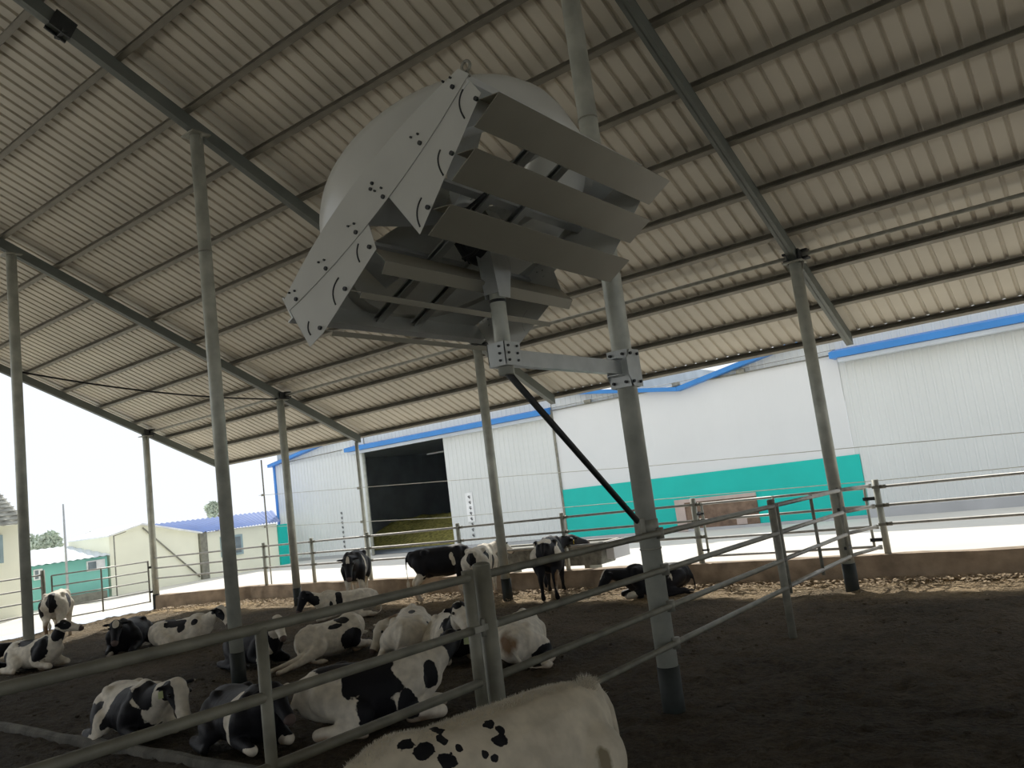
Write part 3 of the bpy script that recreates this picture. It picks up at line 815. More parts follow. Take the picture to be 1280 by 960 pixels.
# hay heap inside the doorway
hb = MB(); nx, ny = 40, 22; V = []
for j in range(ny):
    for i in range(nx):
        u_, v_ = i / (nx - 1), j / (ny - 1)
        x = -29.2 + u_ * 8.6; y = 24.2 + v_ * 5.5
        e = min(1, min(u_, 1 - u_) * 6) * min(1, v_ * 2.4)
        z = .1 + 1.35 * e * (.75 + .35 * mnoise.noise(Vector((x * .6, y * .6, 0)))) + .12 * mnoise.noise(Vector((x * 3, y * 3, 3))) * e
        V.append((x, y, z))
hb.add(V, [(j * nx + i, j * nx + i + 1, (j + 1) * nx + i + 1, (j + 1) * nx + i) for j in range(ny - 1) for i in range(nx - 1)], True)
tag(hb.build('hay_heap', M['hay']), 'heap of greenish hay inside the dark shed doorway', 'hay', None, 'stuff')

# water trough behind the curb
tr = thing('water_trough', 'long dark concrete water trough behind the curb where two cows drink', 'trough', (-9.5, 13.6, .08))
t = MB(); t.hexa([(-10.9, 13.35, .32), (-8.25, 13.35, .32), (-8.25, 13.9, .32), (-10.9, 13.9, .32), (-11.0, 13.25, .72), (-8.1, 13.25, .72), (-8.1, 14, .72), (-11.0, 14, .72)])
t.build('basin', M['trough'], tr, True)
b = MB(); b.box((-11.02, 13.23, .70), (-8.08, 13.33, .75)); b.box((-11.02, 13.93, .70), (-8.08, 14.02, .75)); b.box((-8.18, 13.23, .70), (-8.06, 14.02, .75)); b.box((-11.04, 13.23, .70), (-10.94, 14.02, .75))
b.build('rim', M['galv_dark'], tr, True)
for x in (-10.6, -9.5, -8.6): MB().box((x - .06, 13.4, .06), (x + .06, 13.85, .33)).build('leg', M['galv_dark'], tr, True)
MB().box((-8.06, 13.3, .42), (-7.9, 13.9, .74)).build('end_tank', M['plinth'], tr, True)

# ------------------------------------------------------------------ buildings, trees, poles beyond the yard (left)
RH = Vector((.8060, .5919, 0)); FH = Vector((-.5919, .8060, 0))
def at(a, d, z): return RH * a + FH * d + Vector((0, 0, z))
def wbox(b, a0, a1, d0, d1, z0, z1):
    return b.hexa([at(a0, d0, z0), at(a1, d0, z0), at(a1, d1, z0), at(a0, d1, z0), at(a0, d0, z1), at(a1, d0, z1), at(a1, d1, z1), at(a0, d1, z1)])
def xb(b, x0, x1, y0, y1, z0, z1): return b.box((min(x0, x1), y0, z0), (max(x0, x1), y1, z1))
BX = -28.0
def ribbed_roof(front, back, n, amp):
    """ribbed sheet between two edges given as ((x, y, z), (x, y, z))"""
    b = MB(); V = []
    for i in range(n * 2 + 1):
        t = i / (n * 2); dz = Vector((0, 0, amp if i % 2 else 0))
        V += [Vector(front[0]).lerp(Vector(front[1]), t) + dz, Vector(back[0]).lerp(Vector(back[1]), t) + dz]
    return b.add(V, [(2 * i, 2 * i + 2, 2 * i + 3, 2 * i + 1) for i in range(n * 2)])
yb = thing('yellow_outbuilding', 'pale yellow low building with a blue ribbed roof left of the white shed', 'building', (BX, 19, .08))
xb(MB(), BX, BX - 2.6, 17.3, 20.66, .05, 1.78).build('wall', M['yellow'], yb, True)
ribbed_roof(((BX + .2, 17.1, 1.80), (BX + .2, 20.75, 1.80)), ((BX - 3.2, 16.95, 2.34), (BX - 3.2, 22.9, 2.34)), 26, .05).build('roof', M['blue_roof'], yb, True)
xb(MB(), BX + .12, BX - .05, 17.14, 17.42, .05, 1.82).build('corner_pillar', M['galv_dark'], yb, True)
wf = xb(MB(), BX + .06, BX, 18.02, 18.98, .78, 1.55).build('window_frame', M['frame'], yb, True)
xb(MB(), BX + .08, BX + .06, 18.14, 18.88, .86, 1.47).build('window_pane', M['glass'], wf, True)
xb(MB(), BX + .1, BX - .06, 20.68, 21.1, .05, 1.72).build('door_leaf', M['teal'], yb, True)
cw = thing('cream_outbuilding', 'plain cream gabled building with a slanting rail, left of the blue roof', 'building', (BX, 15.4, .08))
b = MB(); b.plate([(BX, 13.8, .05), (BX, 17.12, .05), (BX, 17.12, 1.80), (BX, 14.9, 2.36), (BX, 13.8, 2.1)], 3.0, (-1, 0, 0)); b.build('wall', M['yellow'], cw, True)
b = MB(); b.beam((BX - 1.4, 17.2, 1.80), (BX - 1.4, 14.9, 2.39), 3.2, .05, up=(0, 0, 1)); b.beam((BX - 1.4, 14.9, 2.39), (BX - 1.4, 13.7, 2.1), 3.2, .05); b.build('verge', M['paper'], cw, True)
MB().tube([(BX + .06, 14.98, 2.25), (BX + .06, 17.05, .2)], .03, 8).build('slanting_rail', M['galv_dark'], cw, True)
gb = thing('green_outbuilding', 'low green walled building with a pale sheet roof behind the yard gate', 'building', (BX, 12, .08))
xb(MB(), BX, BX - 2.5, 9.5, 13.7, .05, 1.44).build('wall', M['teal2'], gb, True)
ribbed_roof(((BX + .2, 9.4, 1.45), (BX + .2, 13.72, 1.45)), ((BX - 3, 10.4, 1.96), (BX - 3, 15.1, 1.92)), 18, .03).build('roof', M['pale_roof'], gb, True)
for y0, y1, z0, z1 in ((13.0, 13.6, 1.02, 1.36), (11.35, 11.62, 1.0, 1.34)):
    w = xb(MB(), BX + .05, BX, y0, y1, z0, z1).build('window_frame', M['paper'], gb, True)
    xb(MB(), BX + .07, BX + .05, y0 + .04, y0 + (y1 - y0) * .5, z0 + .04, z1 - .04).build('window_pane', M['glass'], w, True)
xb(MB(), BX + .5, BX + .1, 12.2, 13.4, .05, .34).build('bench', M['galv_dark'], gb, True)
ly = thing('yellow_house', 'yellow house with grey tiled roof at the left edge', 'building', (-26, 8, .08))
xb(MB(), -26, -30, 3, 10.19, .05, 2.76).build('wall', M['yellow'], ly, True)
b = MB(); V = []; rows = 20
for j in range(rows + 1):
    t = j / rows; yr = 10.35 - .55 * t
    for i in range(49):
        V.append((-25.7 - 3.3 * t, 2.5 + (yr - 2.5) * i / 48, 2.74 + 2.63 * t + (.03 if i % 2 else 0)))
b.add(V, [(j * 49 + i, j * 49 + i + 1, (j + 1) * 49 + i + 1, (j + 1) * 49 + i) for j in range(rows) for i in range(48)])
for j in range(rows + 1):
    t = j / rows
    b.beam((-25.68 - 3.3 * t, 2.5, 2.77 + 2.63 * t), (-25.68 - 3.3 * t, 10.35 - .55 * t, 2.77 + 2.63 * t), .035, .03)
b.build('roof', M['tile'], ly, True)
w = xb(MB(), -25.94, -26, 9.0, 9.76, 1.7, 2.5).build('window_frame', M['frame'], ly, True)
xb(MB(), -25.92, -25.94, 9.1, 9.66, 1.8, 2.4).build('window_pane', M['glass'], w, True)
pl = thing('lamp_pole', 'tall thin pale pole standing in front of the green building', 'pole', (-27, 11.9, .08))
MB().tube([(-27, 11.93, .05), (-27, 11.93, 3.28)], .045, 10, True, .028).build('pole', M['pole'], pl, True)
MB().tube([(-27, 11.93, .05), (-27, 11.93, .3)], .07, 10).build('base', M['pole'], pl, True)
pl = thing('lamp_pole', 'short thin dark pole against the cream gabled wall', 'pole', (-27.5, 13.7, .08))
MB().tube([(-27.5, 13.72, .05), (-27.5, 13.72, 2.1)], .022, 8).build('pole', M['galv_dark'], pl, True)
MB().beam((-27.5, 13.72, 2.08), (-27.4, 14.1, 2.18), .04, .03).build('arm', M['galv_dark'], pl, True)

def tree(a, d, z, r, h, label, seed):
    rr = random.Random(seed); p = at(a, d, 0)
    t = thing('tree', label, 'tree', (p.x, p.y, .08), group='trees beyond the outbuildings')
    tk = MB().tube([(p.x, p.y, .05), (p.x + .1, p.y, z)], .16, 8, True, .07)
    for q in range(5):
        an = rr.uniform(0, 6.28); tk.tube([(p.x + .08, p.y, z * .75), (p.x + r * .6 * math.cos(an), p.y + r * .6 * math.sin(an), z + h * rr.uniform(-.2, .5))], .05, 6, True, .02)
    tk.build('trunk', M['trunk'], t, True)
    lf = MB()
    cl = [(rr.uniform(-.6, .6) * r, rr.uniform(-.6, .6) * r, rr.uniform(-.5, .6) * h) for _ in range(16)]
    for _ in range(1100):
        c_ = rr.choice(cl); q = Vector((rr.gauss(0, 1), rr.gauss(0, 1), rr.gauss(0, 1))).normalized() * rr.uniform(.5, 1) * r * .42
        c = Vector((p.x + c_[0], p.y + c_[1], z + c_[2])) + q
        ax = Vector((rr.gauss(0, 1), rr.gauss(0, 1), rr.gauss(0, 1))).normalized(); bx = ax.orthogonal().normalized(); s = rr.uniform(.07, .14)
        lf.add([c - ax * s * 1.5, c + bx * s * .7, c + ax * s * 1.5, c - bx * s * .7], [(0, 1, 2, 3)])
    lf.build('crown', M['leaf'], t, True)
tree(-30.0, 50, 2.2, 1.1, .7, 'round pale green tree above the green roof at far left', 1)
tree(-27.0, 50, 2.0, .7, .5, 'small pale tree peeping over the green building beside the cream gable', 2)
tree(-25.8, 51, 2.0, .6, .5, 'small pale tree just left of the cream gable peak', 3)
tree(-19.3, 50, 2.9, .6, .6, 'small grey green tree top above the blue ribbed roof', 4)

# ------------------------------------------------------------------ litter on the lit strip by the curb
lt = MB(); rr = random.Random(11)
for _ in range(5200):
    x = rr.uniform(-20.5, 2); y = 12.45 - abs(rr.gauss(0, .42))
    if x < -18.2: y -= (-18.2 - x) * .34
    s = rr.uniform(.012, .045); an = rr.uniform(0, 3.14); tl = rr.uniform(-.35, .35)
    dx, dy = math.cos(an) * s, math.sin(an) * s; w = rr.uniform(.3, .8)
    z = .022 + rr.uniform(0, .03)
    lt.add([(x - dx, y - dy, z - tl * s), (x + dy * w, y - dx * w, z), (x + dx, y + dy, z + tl * s), (x - dy * w, y + dx * w, z + .01)], [(0, 1, 2, 3)])
tag(lt.build('straw_litter', M['straw']), 'loose straw and chips scattered along the foot of the far curb', 'straw', None, 'stuff')
cl = MB()
for _ in range(900):
    x = rr.uniform(-14, 3); y = rr.uniform(1.0, 11.8); s = rr.uniform(.008, .022)
    cl.sphere((x, y, .0 + s * .2), s, 6, 4, (rr.uniform(.8, 1.5), rr.uniform(.8, 1.5), .6))
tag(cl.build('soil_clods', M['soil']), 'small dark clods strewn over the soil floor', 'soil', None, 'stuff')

# ------------------------------------------------------------------ cattle
SPH = None
def unit_sphere(n=12, m=8):
    b = MB(); b.sphere((0, 0, 0), 1, n, m)
    return np.array([tuple(v) for v in b.v]), b.f
US, UF = unit_sphere()
def catmull(P, step):
    P = np.array(P, float); out = []
    n = len(P)
    for i in range(n - 1):
        p0, p1, p2, p3 = P[max(i - 1, 0)], P[i], P[i + 1], P[min(i + 2, n - 1)]
        k = max(2, int(np.linalg.norm(p2[:3] - p1[:3]) / step))
        for j in range(k):
            t = j / k
            out.append(.5 * ((2 * p1) + (-p0 + p2) * t + (2 * p0 - 5 * p1 + 4 * p2 - p3) * t * t + (-p0 + 3 * p1 - 3 * p2 + p3) * t ** 3))
    out.append(P[-1]); return out
def remesh(V, F, voxel, smooth):
    me = bpy.data.meshes.new('tmp'); me.from_pydata(V, [], F)
    o = bpy.data.objects.new('tmp', me); COL.objects.link(o)
    md = o.modifiers.new('r', 'REMESH'); md.mode = 'VOXEL'; md.voxel_size = voxel
    dg = bpy.context.evaluated_depsgraph_get()
    nm = bpy.data.meshes.new_from_object(o.evaluated_get(dg))
    bpy.data.objects.remove(o); bpy.data.meshes.remove(me)
    n = len(nm.vertices); co = np.zeros(n * 3); nm.vertices.foreach_get('co', co); co = co.reshape(-1, 3)
    ed = np.zeros(len(nm.edges) * 2, int); nm.edges.foreach_get('vertices', ed); ed = ed.reshape(-1, 2)
    deg = np.bincount(ed.ravel(), minlength=n)[:, None].clip(1)
    for it in range(smooth):
        s = np.zeros_like(co)
        for c in range(3):
            s[:, c] = np.bincount(ed[:, 0], co[ed[:, 1], c], n) + np.bincount(ed[:, 1], co[ed[:, 0], c], n)
        co = co + (s / deg - co) * (.6 if it % 2 == 0 else .45)
    nm.vertices.foreach_set('co', co.ravel()); nm.update()
    nm.polygons.foreach_set('use_smooth', [True] * len(nm.polygons))
    return nm, co

def cow(label, x, y, heading, s, pose='lie', neck=(0, 35), head=(0, -35), patches=(), base='W', tagm=None, hind='fold', side=1, big=False, group=None, face='W', tail_side=0, legshift=0.0, voxel=None, zoff=0.0, hs=1.14):
    V = []; F = []
    def ell(c, r, R=None):
        o = len(V)
        P = US * np.array(r)
        if R is not None: P = P @ R.T
        P = P + np.array(c)
        V.extend(P.tolist()); F.extend([tuple(i + o for i in f) for f in UF])
    def limb(pts, step=.03):
        for p in catmull([tuple(c) + (r * (1.15 if r < .07 else 1.0),) for c, r in pts], step): ell(p[:3], (p[3],) * 3)
    def body(secs, rx=.11):
        for p in catmull(secs, .05): ell(p[:3], (rx, p[3], p[4]))
    if pose == 'stand':
        body([(-.70, 0, .97, .13, .19), (-.60, 0, .95, .22, .25), (-.42, 0, .93, .265, .29), (-.15, 0, .86, .30, .36), (.12, 0, .85, .295, .37), (.36, 0, .87, .25, .35), (.52, 0, .91, .19, .30), (.62, 0, .95, .15, .22)])
        # hip and pin bones, withers
        for sy in (() if big else (-1, 1)):
            ell((-.36, sy * .20, 1.13), (.10, .07, .07)); ell((-.70, sy * .10, 1.08), (.07, .055, .07)); ell((.42, sy * .12, 1.0), (.14, .12, .22))
        ell((.40, 0, 1.15), (.2, .07, .09)); ell((-.72, 0, 1.13), (.08, .06, .06))
        L = legshift
        for sy, d in ((1, L), (-1, -L)):
            limb([((.46, sy * .15, .82), .15), ((.42, sy * .16, .62), .095), ((.45 + d, sy * .15, .38), .055), ((.44 + d, sy * .15, .30), .043), ((.45 + d, sy * .15, .13), .036), ((.46 + d, sy * .15, .09), .042), ((.49 + d, sy * .15, .035), .05)])
            limb([((-.52, sy * .15, .88), .19), ((-.46, sy * .18, .68), .145), ((-.56 - d, sy * .15, .52), .085), ((-.67 - d, sy * .145, .42), .055), ((-.66 - d, sy * .145, .28), .042), ((-.65 - d, sy * .145, .13), .038), ((-.64 - d, sy * .145, .09), .045), ((-.60 - d, sy * .145, .035), .052)])
        limb([((-.74, 0, 1.12), .04), ((-.84, 0, 1.02), .028), ((-.86, .02, .75), .02), ((-.85, .02, .52), .022), ((-.85, .02, .40), .045), ((-.85, .02, .28), .02)])
        ell((-.28, 0, .58), (.18, .12, .09)); ell((.66, 0, .72), (.08, .07, .14))
        nb = np.array([.50, 0, .98])
    else:
        body([(-.76, 0, .36, .13, .20), (-.66, 0, .38, .24, .27), (-.46, 0, .37, .33, .31), (-.15, 0, .34, .38, .33), (.15, 0, .35, .37, .34), (.40, 0, .39, .29, .34), (.54, 0, .43, .20, .28), (.64, 0, .46, .15, .2)])
        for sy in (-1, 1):
            ell((-.38, sy * .21, .59), (.11, .08, .08)); ell((-.72, sy * .10, .50), (.07, .06, .07)); ell((.42, sy * .14, .5), (.14, .12, .2))
        ell((.40, 0, .68), (.2, .07, .08)); ell((-.76, 0, .53), (.08, .06, .06))
        for sy in (-1, 1):
            limb([((.42, sy * .2, .40), .16), ((.30, sy * .27, .20), .10), ((.55, sy * .25, .12), .075), ((.70, sy * .23, .085), .062), ((.52, sy * .2, .05), .045), ((.36, sy * .19, .045), .05)])
            if hind == 'fold':
                limb([((-.50, sy * .17, .38), .21), ((-.28, sy * .34, .28), .16), ((-.10, sy * .40, .20), .11), ((-.35, sy * .45, .10), .075), ((-.58, sy * .45, .075), .06), ((-.38, sy * .5, .05), .042), ((-.18, sy * .5, .04), .045), ((-.10, sy * .5, .04), .05)])
            else:
                limb([((-.50, sy * .15, .36), .20), ((-.55, side * .26 + sy * .05, .26), .15), ((-.85, side * .30 + sy * .09, .16), .085), ((-1.12, side * .30 + sy * .12, .10), .058), ((-1.40, side * .28 + sy * .16, .06), .042), ((-1.52, side * .28 + sy * .17, .05), .048)])
        if tail_side == 2: limb([((-.80, 0, .50), .045), ((-.92, -.08, .28), .03), ((-1.08, -.14, .20), .026), ((-1.24, -.12, .30), .024), ((-1.36, -.08, .44), .03)])
        else: limb([((-.80, 0, .52), .04), ((-.87, .05 * side, .38), .03), ((-.88, .2 * side, .12), .024), ((-.78, .42 * side, .05), .024), ((-.66, .52 * side, .05), .05), ((-.54, .56 * side, .04), .025)])
        nb = np.array([.50, 0, .50])
    ny, npit = math.radians(neck[0]), math.radians(neck[1])
    nd = np.array([math.cos(npit) * math.cos(ny), math.cos(npit) * math.sin(ny), math.sin(npit)])
    poll = nb + nd * .56
    mid = nb + np.array([nd[0] * .26 + .04, nd[1] * .22, nd[2] * .24])
    limb([(tuple(nb - np.array([.06, 0, .04])), .2), (tuple(mid), .15), (tuple(poll - nd * .06), .115)], .04)
    limb([(tuple(nb + np.array([.06, 0, -.12])), .13), (tuple(mid + np.array([0, 0, -.07])), .10), (tuple(poll - nd * .1 + np.array([0, 0, -.04])), .08)], .04)
    hy, hp = math.radians(head[0]), math.radians(head[1])
    hd = np.array([math.cos(hp) * math.cos(hy), math.cos(hp) * math.sin(hy), math.sin(hp)])
    lat = np.array([-math.sin(hy), math.cos(hy), 0]); upv = np.cross(hd, lat)
    HR = np.stack([hd, lat, upv], 1)
    HL = .44 * hs
    P0 = poll - hd * .03
    for t, w, h_, dz in [(0, .095, .10, .0), (.08, .11, .115, -.005), (.18, .113, .12, -.012), (.3, .108, .118, -.018), (.42, .095, .108, -.022), (.54, .082, .095, -.024), (.66, .074, .084, -.026), (.78, .072, .076, -.028), (.88, .074, .07, -.03), (.96, .068, .06, -.032)]:
        ell(P0 + hd * HL * t + upv * dz * hs, (.06 * hs, w * hs, h_ * hs), HR)
    ell(P0 + hd * HL * .55 - upv * .08, (.16 * hs, .05 * hs, .04 * hs), HR)          # lower jaw
    ears = []
    for sy in (-1, 1):
        e0 = P0 + hd * .02 + lat * sy * .10 + upv * .02
        ed_ = lat * sy * .93 - hd * .15 - upv * .10 + np.array([0, 0, -.1]); ed_ /= np.linalg.norm(ed_)
        en = np.cross(ed_, upv); en /= np.linalg.norm(en); eu = np.cross(en, ed_)
        ER = np.stack([ed_, eu, en], 1)
        # broad leaf-shaped ear, its open face forward
        for t, w in ((.02, .035), (.05, .052), (.085, .06), (.12, .05), (.15, .032)):
            ell(e0 + ed_ * t, (.03, w, .022), ER)
        ears.append((e0 + ed_ * .10 + hd * .03, ed_))
    for sy in (-1, 1): ell(P0 + hd * HL * .30 + (lat * sy * .088 + upv * .045) * hs, (.035, .03, .032), HR)
    me, co = remesh(V, F, voxel or (.012 if big else .021), 5 if not big else 9)
    n = len(co)
    # ---- coat field
    f = np.full(n, -1.0 if base == 'W' else 1.0)
    dirt = np.zeros(n); pink = np.zeros(n)
    hl = (co - P0) @ HR
    inhead = (hl[:, 0] > -.10) & (np.abs(hl[:, 1]) < .32) & (np.linalg.norm(hl - np.array([HL * .5, 0, 0]), axis=1) < .36)
    if face == 'W': f[inhead] = -1
    elif face == 'B': f[inhead] = 1
    for p in patches:
        k, cx, cy, cz, rx, ry, rz_ = p
        src = hl if k[0] == 'H' else co
        d = np.sqrt(((src[:, 0] - cx) / rx) ** 2 + ((src[:, 1] - cy) / ry) ** 2 + ((src[:, 2] - cz) / rz_) ** 2)
        g = (1 - d) * 1.3
        if k[0] == 'H': g = np.where(inhead, g, -1)
        if k[-1] == 'B': f = np.maximum(f, g)
        elif k[-1] == 'W': f = np.minimum(f, -g)
        elif k[-1] == 'D': dirt = np.maximum(dirt, np.clip(g, 0, 1))
    f = np.clip(f, -1, 1) * .5 + .5
    tt = hl[:, 0] / HL
    pink = np.where(inhead & (tt > .88) & (np.abs(hl[:, 1]) < .13), np.clip((tt - .88) / .1, 0, 1), 0)
    if pose == 'lie': dirt = np.maximum(dirt, np.clip(.55 - co[:, 2] * 3.2, 0, .6))
    else: dirt = np.maximum(dirt, np.clip(.5 - co[:, 2] * 1.2, 0, .5))
    ca = me.attributes.new('coat', 'FLOAT_COLOR', 'POINT')
    arr = np.stack([f, pink, dirt, np.ones(n)], 1).astype(np.float32)
    ca.data.foreach_set('color', arr.ravel())
    me.materials.clear(); me.materials.append(M['cow_big'] if big else M['cow'])
    me.name = 'cow_body'
    root = thing('cow', label, 'cow', mtx=Matrix.Translation((x, y, zoff)) @ Matrix.Rotation(math.radians(heading), 4, 'Z') @ Matrix.Scale(s, 4), group=group)
    o = bpy.data.objects.new('body', me); COL.objects.link(o); o.parent = root
    for sy in (-1, 1):
        c = P0 + hd * HL * .31 + (lat * sy * .105 + upv * .045) * hs
        MB().sphere(tuple(c), .024, 10, 7).build('eye', M['eye'], root)
    if tagm:
        e0, ed_ = ears[0 if tagm[1] == 'R' else 1]
        c = Vector(e0); d1 = Vector(ed_); u1 = Vector((0, 0, 1)); w1 = d1.cross(u1).normalized()
        MB().plate([c - d1 * .032 - u1 * .10, c + d1 * .032 - u1 * .10, c + d1 * .028 - u1 * .01, c - d1 * .028 - u1 * .01], .006, w1).build('ear_tag', M[tagm[0]], root)
    return root, co, me

def hcam(x, y): return math.degrees(math.atan2(-y, -x))
G1, G2 = 'cows standing along the curb', 'cows lying on the soil'
legsW = [('W', .45, 0, .18, .35, .5, .42), ('W', -.62, 0, .18, .35, .5, .42)]
# --- standing by the curb
cow('black cow with white face blaze and white legs standing facing the camera by the curb', -13.30, 11.70, hcam(-13.2, 11.8) - 6, .89, 'stand', (-3, 10), (2, -60),
    legsW + [('W', .2, .30, .95, .07, .2, .45), ('W', -.2, 0, .5, .4, .3, .12), ('HW', .10, 0, .12, .15, .045, .10), ('HB', .28, 0, .1, .12, .1, .14)], 'B', face='B', group=G1)
cow('stocky black bull with white hook mark on its flank, standing side-on at the curb', -11.12, 12.02, hcam(-11.1, 12) + 84, .83, 'stand', (-14, -12), (-20, -50),
    [('W', -.62, 0, .2, .36, .5, .52), ('W', .45, 0, .12, .2, .5, .26), ('W', -.05, 0, .5, .3, .12, .1), ('W', .27, -.3, .98, .05, .2, .10), ('W', .31, -.3, .86, .045, .2, .11), ('W', -.3, 0, 1.26, .5, .18, .05)], 'B', face='B', group=G1, legshift=.05)
cow('white cow with big dark rump patch drinking at the trough, tail towards the camera', -10.02, 11.93, hcam(-10, 11.7) + 163, .80, 'stand', (-28, 18), (-35, -30),
    [('B', -.72, .0, .97, .26, .12, .17), ('B', -.35, -.25, .98, .15, .12, .13), ('B', .1, -.28, .8, .15, .12, .16), ('B', .0, .3, .8, .3, .15, .2), ('HB', 0, .17, 0, .1, .1, .1), ('HB', 0, -.17, 0, .1, .1, .1)], 'W', group=G1)
cow('dark cow with white hips and yellow ear tag drinking at the trough, seen from behind', -8.42, 11.93, hcam(-8.3, 11.9) + 172, .84, 'stand', (-40, 8), (-58, -14),
    [('W', -.56, 0, 1.24, .3, .2, .12), ('W', -.66, .26, .98, .3, .09, .35), ('W', -.60, -.27, 1.0, .3, .06, .2), ('W', -.65, -.2, .35, .2, .05, .25), ('D', -.6, 0, .5, .4, .4, .6)], 'B', face='B', tagm=('tagY', 'R'), group=G1)
cow('spotted cow standing behind the far left post, tail towards the camera', -18.95, 8.15, hcam(-18.7, 8.1) + 168, .84, 'stand', (40, -5), (45, -45),
    [('B', -.66, -.02, .95, .3, .13, .25), ('B', -.55, .26, .85, .14, .12, .22), ('B', .0, -.28, .95, .25, .15, .2), ('B', .3, .2, .95, .3, .25, .3), ('D', -.6, 0, .3, .4, .4, .3)], 'W', face='B', group=G1)
# --- lying
cow('mostly black cow lying at the very left edge of the pen', -16.15, 5.5, hcam(-16.4, 5.3) + 50, .70, 'lie', (40, 0), (60, -40),
    [('W', .35, 0, .72, .16, .2, .12), ('W', .5, -.2, .62, .12, .14, .1)], 'B', face='B', group=G2)
cow('spotted cow lying by the far left post with raised head and dark eye patch', -14.95, 6.05, hcam(-14.9, 6.1) + 38, .72, 'lie', (6, 54), (22, -14),
    [('B', .42, -.22, .5, .2, .25, .3), ('B', -.45, -.3, .3, .16, .2, .22), ('B', -.1, -.1, .62, .2, .25, .12), ('HB', .14, -.08, .02, .15, .07, .12), ('HB', 0, -.17, 0, .09, .1, .1), ('HB', 0, .17, 0, .09, .1, .1), ('B', .75, 0, .75, .12, .18, .16)], 'W', group=G2)
cow('solid black cow lying face-on with a white forehead star, near the gable gate', -14.42, 7.36, hcam(-14.4, 7.4) - 16, .80, 'lie', (6, 20), (8, -44),
    [('HW', .1, 0, .12, .10, .07, .10), ('W', -.55, -.42, .1, .2, .2, .12), ('W', .66, -.2, .06, .1, .1, .07), ('W', -.8, -.2, .2, .1, .2, .2)], 'B', face='B', group=G2)
cow('white cow with dark back blotches lying behind the left post, head turned to the camera', -13.22, 7.68, hcam(-13, 7.8) + 62, .72, 'lie', (-6, 30), (-30, -45),
    [('B', -.05, -.25, .6, .28, .16, .10), ('B', .12, -.32, .5, .1, .14, .12), ('B', -.2, .1, .66, .3, .2, .08), ('B', .42, -.24, .58, .08, .1, .08), ('HB', .18, -.09, 0, .17, .06, .13), ('HB', 0, .17, 0, .09, .1, .1), ('HB', 0, -.17, 0, .09, .1, .1)], 'W', group=G2)
cow('black cow lying with pale face and dark ears just right of the left post', -10.1, 6.92, hcam(-9.9, 7.0) + 34, .70, 'lie', (-10, 40), (-20, -40),
    [('W', .55, -.22, .12, .16, .12, .12), ('W', .62, -.12, .34, .05, .1, .26), ('HB', 0, .17, 0, .1, .12, .12), ('HB', 0, -.17, 0, .1, .12, .12), ('D', .6, 0, .6, .1, .1, .1)], 'B', group=G2)
cow('white cow with one black band lying in front of the middle far post', -11.88, 10.12, hcam(-12.1, 10) - 88, .72, 'lie', (14, 26), (30, -58),
    [('B', .16, .2, .48, .10, .35, .24), ('B', .36, .3, .40, .06, .12, .12), ('B', .75, .05, .55, .16, .2, .12), ('HB', .2, .06, 0, .2, .1, .14)], 'W', face='B', group=G2)
cow('white cow with black belly patch lying with hind legs stretched out to the left', -9.12, 7.5, hcam(-9, 7.5) + 124, .70, 'lie', (50, -30), (80, -25),
    [('B', .18, -.33, .30, .26, .2, .19), ('B', .15, -.12, .64, .15, .16, .07), ('B', -.1, -.25, .58, .16, .08, .06), ('D', -1.0, -.3, .02, .5, .3, .12)], 'W', hind='out', side=-1, group=G2)
cow('cream white cow lying with its back end to the camera and head turned left', -7.85, 7.75, hcam(-7.8, 7.8) + 172, .78, 'lie', (95, -8), (140, -50),
    [('D', .55, .35, .5, .25, .2, .25), ('B', .0, -.05, .69, .16, .06, .06), ('B', -.2, -.33, .45, .08, .08, .06)], 'W', group=G2, side=1)
cow('spotted cow lying face-on just left of the double fence post, dark ears', -6.97, 7.6, hcam(-7, 7.6) + 8, .76, 'lie', (0, 40), (6, -30),
    [('HB', .05, .06, .10, .10, .06, .10), ('HB', .08, -.05, .12, .08, .06, .08), ('HB', 0, .17, 0, .1, .12, .12), ('HB', 0, -.17, 0, .1, .12, .12), ('B', .55, 0, .4, .3, .3, .4)], 'W', group=G2, hs=1.3)
cow('cream cow lying with brown stained rump towards the camera, right of the double post', -5.85, 7.5, hcam(-5.8, 7.5) + 168, .72, 'lie', (10, -15), (20, -30),
    [('D', -.74, .02, .40, .32, .20, .24), ('B', -.25, -.37, .2, .4, .2, .12), ('HB', .1, 0, 0, .3, .2, .2)], 'W', face='B', group=G2, side=-1)
cow('black cow lying against the far curb behind the thick fan post', -6.30, 11.72, hcam(-6.3, 11.7) - 78, .70, 'lie', (4, 12), (12, -50),
    [('W', -.30, .38, .36, .04, .1, .18), ('W', .6, .25, .08, .14, .1, .1), ('HW', .1, 0, .13, .2, .04, .08), ('W', -.1, .36, .08, .3, .2, .07), ('W', -.25, 0, .7, .05, .05, .05)], 'B', face='B', group=G2)
cow('black and white cow lying at lower left with a white face turned to the camera', -8.34, 4.28, hcam(-8.4, 4.2) + 20, .74, 'lie', (14, 18), (-4, -52),
    [('B', .30, -.25, .28, .34, .45, .42), ('B', -.40, -.42, .26, .24, .26, .26), ('B', -.62, .05, .50, .12, .2, .16), ('HB', .16, -.12, -.02, .2, .065, .14), ('HB', .0, .17, 0, .1, .12, .12), ('HB', 0, -.17, 0, .1, .12, .12), ('B', .62, -.1, .60, .18, .2, .2), ('W', .66, .1, .3, .06, .14, .3)], 'W', group=G2, tagm=('tagG', 'R'), hs=1.25)
cow('mostly black cow with a white shoulder stripe lying behind the near gate stile', -6.68, 4.42, hcam(-6.6, 4.4) + 22, .72, 'lie', (-6, 26), (2, -34),
    [('W', .28, -.30, .42, .09, .22, .45), ('W', .66, -.23, .06, .14, .12, .09), ('W', .66, .23, .06, .14, .12, .09), ('HW', .0, .2, .0, .08, .08, .08)], 'B', face='B', group=G2)
